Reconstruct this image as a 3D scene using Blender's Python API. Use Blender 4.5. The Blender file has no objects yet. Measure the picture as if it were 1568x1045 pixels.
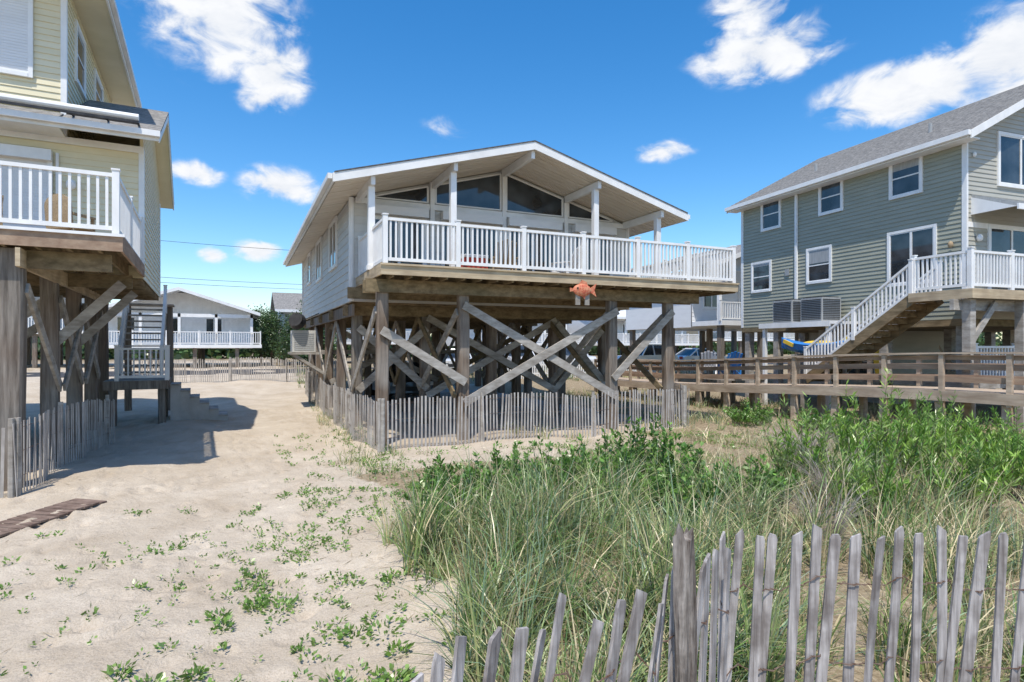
import bpy, bmesh, math, random
import numpy as np
from mathutils import Vector, Matrix
random.seed(7); rng=np.random.default_rng(11)
S=bpy.context.scene
R=math.radians
# ------------------------------------------------------------------ materials
def newmat(name):
    m=bpy.data.materials.new(name); m.use_nodes=True
    nt=m.node_tree; b=nt.nodes['Principled BSDF']; return m,nt,b
def N(nt,t,**k):
    n=nt.nodes.new(t)
    for a,v in k.items(): setattr(n,a,v)
    return n
def ramp(nt,stops):
    r=N(nt,'ShaderNodeValToRGB'); e=r.color_ramp.elements
    while len(e)<len(stops): e.new(0.5)
    for i,(p,c) in enumerate(stops):
        e[i].position=p; e[i].color=(c[0],c[1],c[2],1)
    return r
def noisy(name,c1,c2,scale=(4,4,4),rough=.6,bump=.1,detail=4,spec=.3,p=(.35,.68),dist=.01,dirt=None):
    m,nt,b=newmat(name)
    tc=N(nt,'ShaderNodeTexCoord'); mp=N(nt,'ShaderNodeMapping'); mp.inputs['Scale'].default_value=scale
    nt.links.new(tc.outputs['Object'],mp.inputs['Vector'])
    no=N(nt,'ShaderNodeTexNoise'); no.inputs['Scale'].default_value=1; no.inputs['Detail'].default_value=min(detail,4)
    no.inputs['Roughness'].default_value=.65
    nt.links.new(mp.outputs[0],no.inputs['Vector'])
    r=ramp(nt,[(p[0],c1),(p[1],c2)]); nt.links.new(no.outputs[0],r.inputs[0])
    out=r.outputs[0]
    if dirt:
        n2=N(nt,'ShaderNodeTexNoise'); n2.inputs['Scale'].default_value=dirt[1]; n2.inputs['Detail'].default_value=3
        nt.links.new(tc.outputs['Object'],n2.inputs['Vector'])
        r2=ramp(nt,[(.42,(0,0,0)),(.68,(1,1,1))]); nt.links.new(n2.outputs[0],r2.inputs[0])
        mm=N(nt,'ShaderNodeMath',operation='MULTIPLY'); mm.inputs[1].default_value=dirt[2]; nt.links.new(r2.outputs[0],mm.inputs[0])
        mx=N(nt,'ShaderNodeMixRGB'); nt.links.new(mm.outputs[0],mx.inputs[0]); nt.links.new(out,mx.inputs[1])
        mx.inputs[2].default_value=(*dirt[0],1); out=mx.outputs[0]
    nt.links.new(out,b.inputs['Base Color'])
    b.inputs['Roughness'].default_value=rough; b.inputs['Specular IOR Level'].default_value=spec
    if bump>=.1:
        bp=N(nt,'ShaderNodeBump'); bp.inputs['Strength'].default_value=bump; bp.inputs['Distance'].default_value=dist
        nt.links.new(no.outputs[0],bp.inputs['Height']); nt.links.new(bp.outputs[0],b.inputs['Normal'])
    return m
M={}
M['white']=noisy('white_paint',(.76,.76,.75),(.85,.85,.84),(3,3,1.5),.45,.03,dirt=((.58,.57,.53),2.5,.2))
M['whitetrim']=noisy('white_trim',(.74,.74,.73),(.84,.84,.83),(2,2,2),.45,.03,dirt=((.55,.53,.48),1.3,.25))
M['pile']=noisy('pile_wood',(.075,.052,.038),(.29,.225,.17),(14,14,1.0),.85,.6,8,.15,(.3,.75),.02,dirt=((.35,.325,.29),1.1,.6))
M['pile2']=noisy('pile_wood_grey',(.09,.077,.065),(.32,.285,.245),(16,16,1.2),.85,.6,8,.15,(.3,.75),.02,dirt=((.19,.12,.08),.9,.45))
M['brace']=noisy('grey_lumber',(.24,.215,.185),(.52,.49,.445),(3,3,9),.85,.4,8,.15,(.3,.7),dirt=((.18,.15,.12),1.5,.4))
M['joist']=noisy('joist_lumber',(.13,.095,.055),(.33,.25,.15),(5,2,9),.85,.3,8,.15,(.3,.7),dirt=((.10,.10,.06),.9,.4))
M['rim']=noisy('tan_rim_board',(.38,.29,.185),(.62,.51,.35),(1.2,1.2,16),.8,.3,8,.15,(.3,.7),dirt=((.20,.15,.11),2.2,.4))
M['walk']=noisy('walkway_lumber',(.36,.275,.20),(.58,.48,.37),(5,1.5,9),.8,.3,8,.15,(.3,.7),dirt=((.23,.17,.13),1.6,.4))
M['walkdark']=noisy('walkway_side',(.27,.175,.12),(.45,.33,.235),(6,1.2,9),.8,.3,8,.15,(.3,.7),dirt=((.17,.125,.095),1.6,.45))
M['mat']=noisy('old_mat_boards',(.13,.085,.065),(.26,.19,.15),(6,6,9),.9,.3)
M['picket']=noisy('weathered_picket',(.18,.16,.15),(.56,.525,.505),(60,60,3.0),.9,.9,8,.1,(.28,.7),.005,dirt=((.11,.09,.08),9,.65))
M['postdark']=noisy('old_split_post',(.09,.07,.058),(.42,.38,.34),(50,50,4.0),.9,1.0,8,.1,(.3,.7),.012,dirt=((.05,.038,.03),12,.8))
M['picket_far']=noisy('weathered_picket_far',(.32,.295,.27),(.60,.565,.525),(9,9,1.5),.9,.05,5,.1,(.3,.7),dirt=((.22,.185,.155),3,.5))
M['wire']=noisy('rusty_wire',(.10,.05,.03),(.22,.16,.13),(40,40,40),.7,.05)
M['sidgrey']=noisy('grey_siding',(.53,.53,.51),(.60,.60,.58),(1.5,1.5,5),.55,.03)
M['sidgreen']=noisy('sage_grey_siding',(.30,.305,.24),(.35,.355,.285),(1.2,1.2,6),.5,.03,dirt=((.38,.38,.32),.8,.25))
M['sidgreen_lit']=noisy('sunlit_front_siding',(.39,.38,.325),(.45,.435,.38),(1.2,1.2,6),.5,.03)  # lighter beige-grey siding copy; sunlit look of the front wall put into colour
M['sidyellow']=noisy('cream_yellow_siding',(.72,.645,.435),(.79,.715,.51),(1.2,1.2,5),.5,.03,dirt=((.66,.59,.42),.9,.3))
M['shutter']=noisy('roll_shutter',(.72,.72,.72),(.79,.79,.79),(1,1,4),.4,.02)
M['dark']=noisy('dark_metal',(.02,.02,.022),(.05,.05,.052),(5,5,5),.5,.05)
M['red']=noisy('red_plastic',(.55,.06,.04),(.62,.09,.06),(5,5,5),.4,.02)
M['blue']=noisy('blue_plastic',(.03,.18,.52),(.04,.24,.60),(5,5,5),.35,.02)
M['yellow']=noisy('yellow_plastic',(.75,.50,.05),(.8,.56,.08),(5,5,5),.35,.02)
M['wicker']=noisy('wicker',(.30,.21,.12),(.45,.34,.21),(50,50,50),.7,.4)
M['ac']=noisy('ac_grey',(.30,.31,.31),(.40,.41,.41),(20,20,3),.5,.1)
M['acw']=noisy('ac_beige',(.55,.54,.50),(.62,.61,.57),(6,6,6),.5,.05)
M['slat']=noisy('planking_ceiling',(.68,.615,.52),(.79,.73,.64),(1.2,6,1),.6,.05)
M['fish']=noisy('painted_fish',(.50,.08,.045),(.72,.36,.20),(14,14,14),.5,.1)
M['asphalt']=noisy('asphalt',(.045,.045,.048),(.07,.07,.072),(9,9,9),.9,.2)
M['shingle']=noisy('asphalt_shingle',(.13,.125,.12),(.34,.325,.30),(7,7,30),.9,.5,8,.1,(.35,.65),.02)
M['shingle_d']=noisy('dark_shingle',(.06,.06,.065),(.17,.17,.17),(7,7,30),.9,.5,8,.1,(.35,.65),.02)
M['roofwhite']=noisy('light_roof',(.58,.58,.57),(.68,.68,.67),(3,3,3),.7,.05)
M['concrete']=noisy('concrete',(.38,.35,.31),(.48,.45,.41),(2,2,2),.9,.1)
M['tire']=noisy('tire',(.012,.012,.012),(.025,.025,.025),(20,20,20),.8,.05)
M['bark']=noisy('bark',(.07,.05,.035),(.16,.12,.09),(12,12,2),.9,.3)
def carpaint(n,c):
    m,nt,b=newmat(n); b.inputs['Base Color'].default_value=(*c,1); b.inputs['Roughness'].default_value=.3
    b.inputs['Coat Weight'].default_value=.6; b.inputs['Metallic'].default_value=.15; return m
M['car_silver']=carpaint('car_paint_silver',(.65,.67,.68)); M['car_dark']=carpaint('car_paint_dark',(.03,.035,.045)); M['car_white']=carpaint('car_paint_white',(.75,.75,.75))
m,nt,b=newmat('window_glass')
tc=N(nt,'ShaderNodeTexCoord'); no=N(nt,'ShaderNodeTexNoise'); no.inputs['Scale'].default_value=1.3; nt.links.new(tc.outputs['Object'],no.inputs['Vector'])
r=ramp(nt,[(.4,(.012,.016,.02)),(.7,(.06,.075,.09))]); nt.links.new(no.outputs[0],r.inputs[0]); nt.links.new(r.outputs[0],b.inputs['Base Color'])
b.inputs['Roughness'].default_value=.04; b.inputs['Specular IOR Level'].default_value=.8
bp=N(nt,'ShaderNodeBump'); bp.inputs['Strength'].default_value=.05; nt.links.new(no.outputs[0],bp.inputs['Height']); nt.links.new(bp.outputs[0],b.inputs['Normal'])
M['glass']=m
def foliage(name,trans=.3):
    m,nt,b=newmat(name); nt.nodes.remove(b)
    a=N(nt,'ShaderNodeAttribute',attribute_name='Col'); d=N(nt,'ShaderNodeBsdfDiffuse')
    nt.links.new(a.outputs['Color'],d.inputs['Color'])
    t=N(nt,'ShaderNodeBsdfTranslucent'); nt.links.new(a.outputs['Color'],t.inputs['Color'])
    mx=N(nt,'ShaderNodeMixShader'); mx.inputs[0].default_value=trans
    nt.links.new(d.outputs[0],mx.inputs[1]); nt.links.new(t.outputs[0],mx.inputs[2])
    gl=N(nt,'ShaderNodeBsdfGlossy'); gl.inputs['Roughness'].default_value=.35; gl.inputs['Color'].default_value=(1,1,.95,1)
    m2=N(nt,'ShaderNodeMixShader'); m2.inputs[0].default_value=.04; nt.links.new(mx.outputs[0],m2.inputs[1]); nt.links.new(gl.outputs[0],m2.inputs[2])
    nt.links.new(m2.outputs[0],nt.nodes['Material Output'].inputs['Surface']); return m
M['leaf']=foliage('foliage'); M['grass']=foliage('grass_blades',.25)

# ------------------------------------------------------------------ mesh builder
class MB:
    def __init__(s): s.v=[]; s.f=[]; s.m=[]; s.mats=[]
    def mi(s,m):
        if m not in s.mats: s.mats.append(m)
        return s.mats.index(m)
    def add(s,vs,fs,m):
        o=len(s.v); s.v+= [tuple(p) for p in vs]; i=s.mi(m)
        for f in fs: s.f.append(tuple(o+k for k in f)); s.m.append(i)
    CUBE=[(0,3,2,1),(4,5,6,7),(0,1,5,4),(1,2,6,5),(2,3,7,6),(3,0,4,7)]
    def box(s,x0,x1,y0,y1,z0,z1,m):
        s.add([(x0,y0,z0),(x1,y0,z0),(x1,y1,z0),(x0,y1,z0),(x0,y0,z1),(x1,y0,z1),(x1,y1,z1),(x0,y1,z1)],s.CUBE,m)
    def fb(s,o,d,n,s0,s1,p0,p1,z0,z1,m):
        o=Vector(o);d=Vector(d);n=Vector(n)
        def P(a,b,z): 
            q=o+d*a+n*b; return (q.x,q.y,z)
        s.add([P(s0,p0,z0),P(s1,p0,z0),P(s1,p1,z0),P(s0,p1,z0),P(s0,p0,z1),P(s1,p0,z1),P(s1,p1,z1),P(s0,p1,z1)],s.CUBE,m)
    def beam(s,p,q,w,h,m,up=(0,0,1)):
        p=Vector(p);q=Vector(q);t=(q-p).normalized();up=Vector(up)
        sd=t.cross(up)
        if sd.length<1e-4: sd=t.cross(Vector((0,1,0)))
        sd.normalize(); u=sd.cross(t).normalized(); a=sd*w/2; c=u*h/2
        s.add([p-a-c,p+a-c,p+a+c,p-a+c,q-a-c,q+a-c,q+a+c,q-a+c],s.CUBE,m)
    def prism(s,pts,ex,m):
        n=len(pts); ex=Vector(ex); a=[Vector(p) for p in pts]; b=[p+ex for p in a]
        s.add(a+b,[tuple(range(n))[::-1],tuple(range(n,2*n))]+[(i,(i+1)%n,n+(i+1)%n,n+i) for i in range(n)],m)
    def cyl(s,p,q,r0,r1,n,m,jit=0):
        p=Vector(p);q=Vector(q);t=(q-p).normalized(); e=t.orthogonal().normalized(); g=t.cross(e)
        vs=[]
        for c,r in ((p,r0),(q,r1)):
            for i in range(n):
                a=2*math.pi*i/n; vs.append(c+(e*math.cos(a)+g*math.sin(a))*r)
        s.add(vs,[tuple(range(n))[::-1],tuple(range(n,2*n))]+[(i,(i+1)%n,n+(i+1)%n,n+i) for i in range(n)],m)
    def ell(s,c,r,m,nu=12,nv=8):
        vs=[];fs=[]
        for j in range(nv+1):
            ph=math.pi*j/nv
            for i in range(nu):
                a=2*math.pi*i/nu; vs.append((c[0]+r[0]*math.sin(ph)*math.cos(a),c[1]+r[1]*math.sin(ph)*math.sin(a),c[2]+r[2]*math.cos(ph)))
        for j in range(nv):
            for i in range(nu): fs.append((j*nu+i,(j+1)*nu+i,(j+1)*nu+(i+1)%nu,j*nu+(i+1)%nu))
        s.add(vs,fs,m)
    def finish(s,name,parent=None,bevel=0,smooth=False):
        me=bpy.data.meshes.new(name); me.from_pydata(s.v,[],s.f); 
        for k in s.mats: me.materials.append(M[k])
        me.polygons.foreach_set('material_index',s.m)
        bm=bmesh.new(); bm.from_mesh(me); bmesh.ops.recalc_face_normals(bm,faces=bm.faces); bm.to_mesh(me); bm.free()
        if smooth: me.polygons.foreach_set('use_smooth',[True]*len(me.polygons))
        ob=bpy.data.objects.new(name,me); S.collection.objects.link(ob)
        if parent: ob.parent=parent
        if bevel:
            md=ob.modifiers.new('b','BEVEL'); md.width=bevel; md.segments=2; md.limit_method='ANGLE'
        return ob
def empty(name,loc=(0,0,0),rz=0):
    e=bpy.data.objects.new(name,None); e.location=loc; e.rotation_euler=(0,0,rz); S.collection.objects.link(e); return e
def npmesh(name,V,Q,mat,col=None,parent=None):
    me=bpy.data.meshes.new(name); k=Q.shape[1]
    me.vertices.add(len(V)); me.vertices.foreach_set('co',V.astype(np.float32).ravel())
    me.loops.add(Q.size); me.loops.foreach_set('vertex_index',Q.astype(np.int32).ravel())
    me.polygons.add(len(Q)); me.polygons.foreach_set('loop_start',np.arange(0,Q.size,k,dtype=np.int32))
    me.update(calc_edges=True); me.validate()
    if col is not None:
        a=me.color_attributes.new('Col','FLOAT_COLOR','POINT'); c=np.ones((len(V),4),np.float32); c[:,:3]=col; a.data.foreach_set('color',c.ravel())
    me.materials.append(mat); ob=bpy.data.objects.new(name,me); S.collection.objects.link(ob)
    if parent: ob.parent=parent
    return ob
# ------------------------------------------------------------------ terrain
def sm(t): t=np.clip(t,0,1); return t*t*(3-2*t)
def vb(y): return 1.30+.09*(y-4)+.22*np.sin(y*1.7)+.12*np.sin(y*4.1+1)
def g(x,y):
    x=np.asarray(x,float); y=np.asarray(y,float)
    z=.6*sm((y-24)/11)
    z=z+.035*np.sin(x*.9+.4)*np.sin(y*.8+1)+.025*np.sin(x*2.1+y*.6)+.015*np.sin(x*3.7-y*2.9)
    z=z+.22*np.exp(-((x-3.2)**2/3.0+(y-5.0)**2/5.0))+.25*np.exp(-((x-8.5)**2/9+(y-5.5)**2/5))
    z=z-.08*np.exp(-((x-.3)**2/1.5))*sm((18-y)/6)
    return z
def axis(lo,hi,st,far):
    a=list(np.arange(lo,hi,st)); s=st; v=lo
    L=[]
    while v>-far: s*=1.35; v-=s; L.append(v)
    v=hi; s=st; Rr=[]
    while v<far: s*=1.35; Rr.append(v); v+=s
    return np.array(L[::-1]+a+Rr)
xs=np.unique(np.concatenate([axis(-8,22,.14,900),np.arange(-4.5,3,.05)])); ys=np.unique(np.concatenate([axis(-2,30,.14,900),np.arange(1,11,.06)]))
XX,YY=np.meshgrid(xs,ys); ZZ=g(XX,YY)
prng=np.random.default_rng(3)
for _ in range(2600):
    px=prng.uniform(-4.4,2.4); py=prng.uniform(1.5,22); a_=prng.uniform(0,3.14); big=prng.random()<.38
    i0=np.searchsorted(xs,px-.5);i1=np.searchsorted(xs,px+.5);j0=np.searchsorted(ys,py-.5);j1=np.searchsorted(ys,py+.5)
    dx=XX[j0:j1,i0:i1]-px; dy=YY[j0:j1,i0:i1]-py; u=dx*math.cos(a_)+dy*math.sin(a_); v=-dx*math.sin(a_)+dy*math.cos(a_)
    q=(u/.15)**2+(v/.075)**2
    ZZ[j0:j1,i0:i1]-= (.034 if big else prng.uniform(-.006,.014))*(np.exp(-q)-.35*np.exp(-(np.sqrt(q)-1.5)**2*3))
V=np.stack([XX,YY,ZZ],-1).reshape(-1,3); nx=len(xs); ny=len(ys)
ii,jj=np.meshgrid(np.arange(nx-1),np.arange(ny-1)); a=(jj*nx+ii).ravel(); Q=np.stack([a,a+1,a+nx+1,a+nx],-1)
m,nt,b=newmat('sand')
tc=N(nt,'ShaderNodeTexCoord')
def nz(sc,det=4,ro=.6):
    n=N(nt,'ShaderNodeTexNoise'); n.inputs['Scale'].default_value=sc; n.inputs['Detail'].default_value=det; n.inputs['Roughness'].default_value=ro
    nt.links.new(tc.outputs['Object'],n.inputs['Vector']); return n
n1=nz(.9,5); r1=ramp(nt,[(.3,(.47,.39,.295)),(.7,(.62,.54,.435))]); nt.links.new(n1.outputs[0],r1.inputs[0])
n2=nz(60,4,.75); r2=ramp(nt,[(.36,(.68,.65,.60)),(.55,(1,1,1))]); nt.links.new(n2.outputs[0],r2.inputs[0])
mu=N(nt,'ShaderNodeMixRGB',blend_type='MULTIPLY'); mu.inputs[0].default_value=.65; nt.links.new(r1.outputs[0],mu.inputs[1]); nt.links.new(r2.outputs[0],mu.inputs[2])
at=N(nt,'ShaderNodeAttribute',attribute_name='Col'); sp=N(nt,'ShaderNodeSeparateColor'); nt.links.new(at.outputs['Color'],sp.inputs[0])
n3=nz(2.2,6,.7); ad=N(nt,'ShaderNodeMath',operation='ADD'); nt.links.new(sp.outputs[0],ad.inputs[0]); nt.links.new(n3.outputs[0],ad.inputs[1])
r3=ramp(nt,[(.84,(0,0,0)),(1.08,(1,1,1))])
sb=N(nt,'ShaderNodeMath',operation='MULTIPLY'); sb.inputs[1].default_value=.70; nt.links.new(ad.outputs[0],sb.inputs[0]); nt.links.new(sb.outputs[0],r3.inputs[0])
n4=nz(14,5,.8); r4=ramp(nt,[(.3,(.13,.10,.06)),(.5,(.30,.235,.15)),(.7,(.48,.40,.29))]); nt.links.new(n4.outputs[0],r4.inputs[0])
mx=N(nt,'ShaderNodeMixRGB'); nt.links.new(r3.outputs[0],mx.inputs[0]); nt.links.new(mu.outputs[0],mx.inputs[1]); nt.links.new(r4.outputs[0],mx.inputs[2])
nt.links.new(mx.outputs[0],b.inputs['Base Color']); b.inputs['Roughness'].default_value=.95; b.inputs['Specular IOR Level'].default_value=.1
nb=nz(11,6,.7); bp=N(nt,'ShaderNodeBump'); bp.inputs['Strength'].default_value=.8; bp.inputs['Distance'].default_value=.05
nt.links.new(nb.outputs[0],bp.inputs['Height']); nt.links.new(bp.outputs[0],b.inputs['Normal'])
veg=sm((XX-vb(YY)+.1)/.5)*sm((XX*0+46-YY)/4)
veg=veg*(1-.85*sm((YY-10.2)/.8)*sm((12.9-YY)/.4)*sm((9.5-XX)/1.5))
veg=veg*(1-sm((YY-12.5)/.3)*sm((11.2-XX)/.5)*sm((28.5-YY)/.5))
veg=np.maximum(veg,.9*sm((YY-30)/3)*sm((XX-2.2)/.6)); veg=np.maximum(veg,sm((YY-60)/10))
veg=np.maximum(veg,.8*sm((-9-XX)/3))
col=np.zeros((len(V),3)); col[:,0]=veg.ravel()
gr=npmesh('sand_ground',V,Q,m,col); gr.data.polygons.foreach_set('use_smooth',[True]*len(gr.data.polygons))
mb=MB(); mb.box(-300,300,37,44,.55,.62,'asphalt'); mb.finish('street')

# ------------------------------------------------------------------ helpers for buildings
def siding(mb,o,d,n,z0,z1,ext,m,course=.125,lap=.02):
    o=Vector(o);d=Vector(d);n=Vector(n); z=z0
    def P(s,p,zz):
        q=o+d*s+n*p; return (q.x,q.y,zz)
    while z<z1-1e-4:
        zt=min(z+course,z1); a0,a1=ext(z); b0,b1=ext(zt-.001)
        if a1-a0>.02:
            if b1<b0: b0=b1=(b0+b1)/2
            mb.add([P(a0,lap,z),P(a1,lap,z),P(b1,.002,zt),P(b0,.002,zt),P(a0,-.05,z),P(a1,-.05,z),P(b1,-.05,zt),P(b0,-.05,zt)],
               [(0,1,2,3),(0,4,5,1),(4,7,6,5),(0,3,7,4),(1,5,6,2),(3,2,6,7)],m)
        z=zt
def window(mb,o,d,n,s0,s1,z0,z1,trim=.09,cols=1,rail=True,m='white'):
    f=lambda *a:mb.fb(o,d,n,*a)
    f(s0,s1,.022,.03,z0,z1,'glass')
    f(s0-trim,s0,.0,.06,z0-trim,z1+trim,m); f(s1,s1+trim,.0,.06,z0-trim,z1+trim,m)
    f(s0,s1,.0,.058,z1,z1+trim,m); f(s0,s1,.0,.07,z0-trim,z0,m)
    w=.035
    f(s0,s0+w,.02,.045,z0,z1,m); f(s1-w,s1,.02,.045,z0,z1,m); f(s0+w,s1-w,.02,.045,z1-w,z1,m); f(s0+w,s1-w,.02,.045,z0,z0+w,m)
    for i in range(1,cols):
        c=s0+(s1-s0)*i/cols; f(c-.035,c+.035,.02,.05,z0+w,z1-w,m)
    if rail:
        c=(z0+z1)/2
        f(s0+w,s1-w,.02,.043,c-.02,c+.02,m)
        f(s0+w,s1-w,.026,.034,c+.02+(z1-c)*random.choice([.1,.4,.75]),z1-w,'ac')
def railing(mb,p,q,z,h,sp,m='white',post=.1,bal=.038,gap=.12,zq=None,ends=True):
    p=Vector((p[0],p[1],0));q=Vector((q[0],q[1],0)); L=(q-p).length; d=(q-p)/L
    zq=z if zq is None else zq
    Z=lambda s:z+(zq-z)*s/L
    k=max(1,round(L/sp))
    for i in range(k+1):
        if not ends and i in (0,): continue
        s=L*i/k; c=p+d*s
        mb.box(c.x-post/2,c.x+post/2,c.y-post/2,c.y+post/2,Z(s)-.02,Z(s)+h+.05,m)
        mb.box(c.x-post/2-.012,c.x+post/2+.012,c.y-post/2-.012,c.y+post/2+.012,Z(s)+h+.05,Z(s)+h+.075,m)
    a=p;b_=q
    mb.beam((a.x,a.y,z+h-.03),(b_.x,b_.y,zq+h-.03),.075,.06,m)
    mb.beam((a.x,a.y,z+.10),(b_.x,b_.y,zq+.10),.05,.07,m)
    nb=int(L/gap)
    for i in range(1,nb):
        s=L*i/nb; c=p+d*s; mb.box(c.x-bal/2,c.x+bal/2,c.y-bal/2,c.y+bal/2,Z(s)+.12,Z(s)+h-.05,m)
def pile(mb,x,y,z1,w=.25,m='pile',z0=-.4):
    j=lambda:random.uniform(-.012,.012)
    a=w/2; c=a*.78
    base=[(-a,-c),(-c,-a),(c,-a),(a,-c),(a,c),(c,a),(-c,a),(-a,c)]
    vs=[];fs=[];lv=6; dx=random.uniform(-.03,.03); dy=random.uniform(-.03,.03)
    for k in range(lv):
        t=k/(lv-1); o=(dx*(1-t)+j(),dy*(1-t)+j())
        for (u,v) in base: vs.append((x+u*(1.04-.06*t)+o[0],y+v*(1.04-.06*t)+o[1],z0+(z1-z0)*t))
    for k in range(lv-1):
        for i in range(8): fs.append((k*8+i,k*8+(i+1)%8,(k+1)*8+(i+1)%8,(k+1)*8+i))
    fs.append(tuple(range(8))[::-1]); fs.append(tuple(range((lv-1)*8,lv*8))); mb.add(vs,fs,m)
def deckboards(mb,x0,x1,y0,y1,zt,m,w=.14,t=.035,gap=.008):
    y=y0
    while y<y1-.02:
        ye=min(y+w,y1); mb.box(x0,x1,y,ye-gap,zt-t+random.uniform(-.002,.002),zt+random.uniform(-.002,.002),m); y=ye
# ================================================================== CENTRE HOUSE
H=empty('raised_beach_house',(0,0,0))
ZF=3.94
X0,X1,Y0,Y1=2.55,11.05,15.5,28.3; XC=6.78; ZT=3.34
DX0,DX1,DY0,DY1=2.7,12.55,12.45,15.46
d=MB()
deckboards(d,DX0,DX1,DY0+.04,DY1,ZF,'joist'); deckboards(d,11.12,DX1,DY1,18.5,ZF,'joist')
d.box(DX0-.04,DX1+.04,DY0-.01,DY0+.03,ZF-.235,ZF-.003,'rim'); d.box(DX0-.045,DX0-.002,DY0+.032,DY1,ZF-.235,ZF-.003,'rim'); d.box(DX1+.002,DX1+.042,DY0+.032,18.5,ZF-.235,ZF-.003,'rim')
d.box(DX0-.06,DX1+.06,DY0-.045,DY0-.013,ZF-.035,ZF+.004,'rim')
x=DX0+.2
while x<DX1: d.box(x,x+.045,DY0+.035,(DY1-.02 if x<11.1 else 18.4),ZF-.27,ZF-.04,'joist'); x+=.4
d.box(2.45,11.7,13.0,13.055,3.38,3.665,'joist'); d.box(2.45,11.7,13.34,13.40,3.38,3.665,'joist')
d.box(2.4,11.7,15.1,15.16,3.38,3.665,'joist')
d.finish('deck',H)
rl=MB()
railing(rl,(DX0+.06,DY0+.07),(DX1-.06,DY0+.07),ZF,.98,1.64,gap=.115)
railing(rl,(DX0+.06,DY0+.07),(DX0+.06,DY1-.06),ZF,.98,1.5,gap=.115,ends=False)
railing(rl,(DX1-.06,DY0+.07),(DX1-.06,18.4),ZF,.98,1.6,gap=.115,ends=False)
railing(rl,(DX1-.06,18.4),(11.2,18.4),ZF,.98,1.6,gap=.115,ends=False)
rl.finish('deck_railing',H)
p=MB(); PX=[2.85,4.75,6.8,8.9,10.75]; PY=[13.2,16.4,19.2,22.0,24.8,27.7]
for j,y in enumerate(PY):
    for x in PX:
        if j==0 and x==6.8: continue
        pile(p,x,y,3.66 if j==0 else 3.3,.25 if j==0 else .27,random.choice(['pile','pile','pile2']))
for y in PY[1:]:
    p.box(2.5,11.1,y-.17,y-.11,3.02,3.30,'joist'); p.box(2.5,11.1,y+.11,y+.17,3.02,3.30,'joist')
for x in (2.62,): p.box(x-.03,x+.03,15.6,28.2,2.98,3.28,'pile2')
p.finish('pilings',H)
b=MB()
def xb(y,x0,x1,za,zb,zc,zd,m='brace'):
    b.beam((x0,y,za),(x1,y,zb),.045,.19,m,up=(0,0,1)); 
    if zc is not None: b.beam((x0,y-.05,zc),(x1,y-.05,zd),.045,.19,m)
xb(13.02,4.7,8.95,3.15,.88,.88,3.12)
xb(13.02,2.8,4.75,2.55,1.35,None,None)
xb(13.02,8.85,10.8,1.35,3.15,None,None)
xb(16.2,2.85,4.75,1.0,2.7,2.7,1.0); xb(16.2,4.75,8.9,.8,3.0,3.0,.8)
xb(16.2,8.9,10.75,.9,2.9,2.9,.9)
xb(21.8,2.85,6.8,.9,2.9,2.9,.9); xb(21.8,6.8,10.75,.9,2.9,2.9,.9,'joist')
for x in (2.7,4.6,8.75,10.6):
    for (ya,yb,k) in ((13.2,16.4,0),(16.4,19.2,1),(19.2,22,0),(22,24.8,1),(24.8,27.7,0)):
        za,zb=(1.0,3.0) if k else (3.0,1.0)
        b.beam((x,ya,za),(x,yb,zb),.045,.19,'brace'); 
        if x!=2.7 : b.beam((x-.05,ya,zb),(x-.05,yb,za),.045,.17,'joist')
b.box(2.6,11.0,22.25,22.3,1.9,2.05,'brace')
b.finish('cross_bracing',H)
w=MB()
w.box(X0+.05,X1-.05,Y0+.05,Y1-.05,ZT,ZT+.25,'joist')
yy=Y0+.3
while yy<Y1: w.box(X0+.06,X1-.06,yy,yy+.045,ZT-.03,ZT-.002,'joist'); yy+=.4
def roofz(x): return 7.40-.28*abs(x-XC)
wt=roofz(X0)-.22
w.box(X0+.06,X1-.06,Y0+.06,Y1-.06,ZT+.2,wt,'sidgrey')
siding(w,(X0,Y0,0),(0,1,0),(-1,0,0),ZT,wt+.0,lambda z:(0,Y1-Y0),'sidgrey',.2)
siding(w,(X1,Y0,0),(0,1,0),(1,0,0),ZT,wt,lambda z:(0,Y1-Y0),'sidgrey',.2)
def gext(z):
    if z<=wt: return (0,X1-X0)
    h=(7.40-.22-z)/.28; return (max(0,XC-h-X0),min(X1-X0,XC+h-X0))
siding(w,(X0,Y0,0),(1,0,0),(0,-1,0),ZT,7.15,gext,'sidgrey',.2)
siding(w,(X0,Y1,0),(1,0,0),(0,1,0),ZT,7.15,gext,'sidgrey',.2)
for (cx,cy) in ((X0,Y0),(X0,Y1),(X1,Y0),(X1,Y1)):
    w.box(cx-.028,cx+.028+.0,cy-.06,cy+.06,ZT,wt,'whitetrim'); w.box(cx-.06,cx+.06,cy-.03,cy+.03,ZT,wt,'whitetrim')
w.finish('walls',H)
wi=MB(); o=(0,Y0,0);dd=(1,0,0);nn=(0,-1,0)
wi.fb(o,dd,nn,X0+.1,X1-.1,.03,.09,5.86,6.0,'whitetrim')
for (a,c) in ((3.1,4.45),(5.0,6.6),(6.95,8.5),(9.1,10.4)):
    window(wi,o,dd,nn,a,c,3.98,5.52,.07,2,False)
    wi.fb(o,dd,nn,a-.08,c+.08,.062,.26,5.60,5.82,'shutter')
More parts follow.
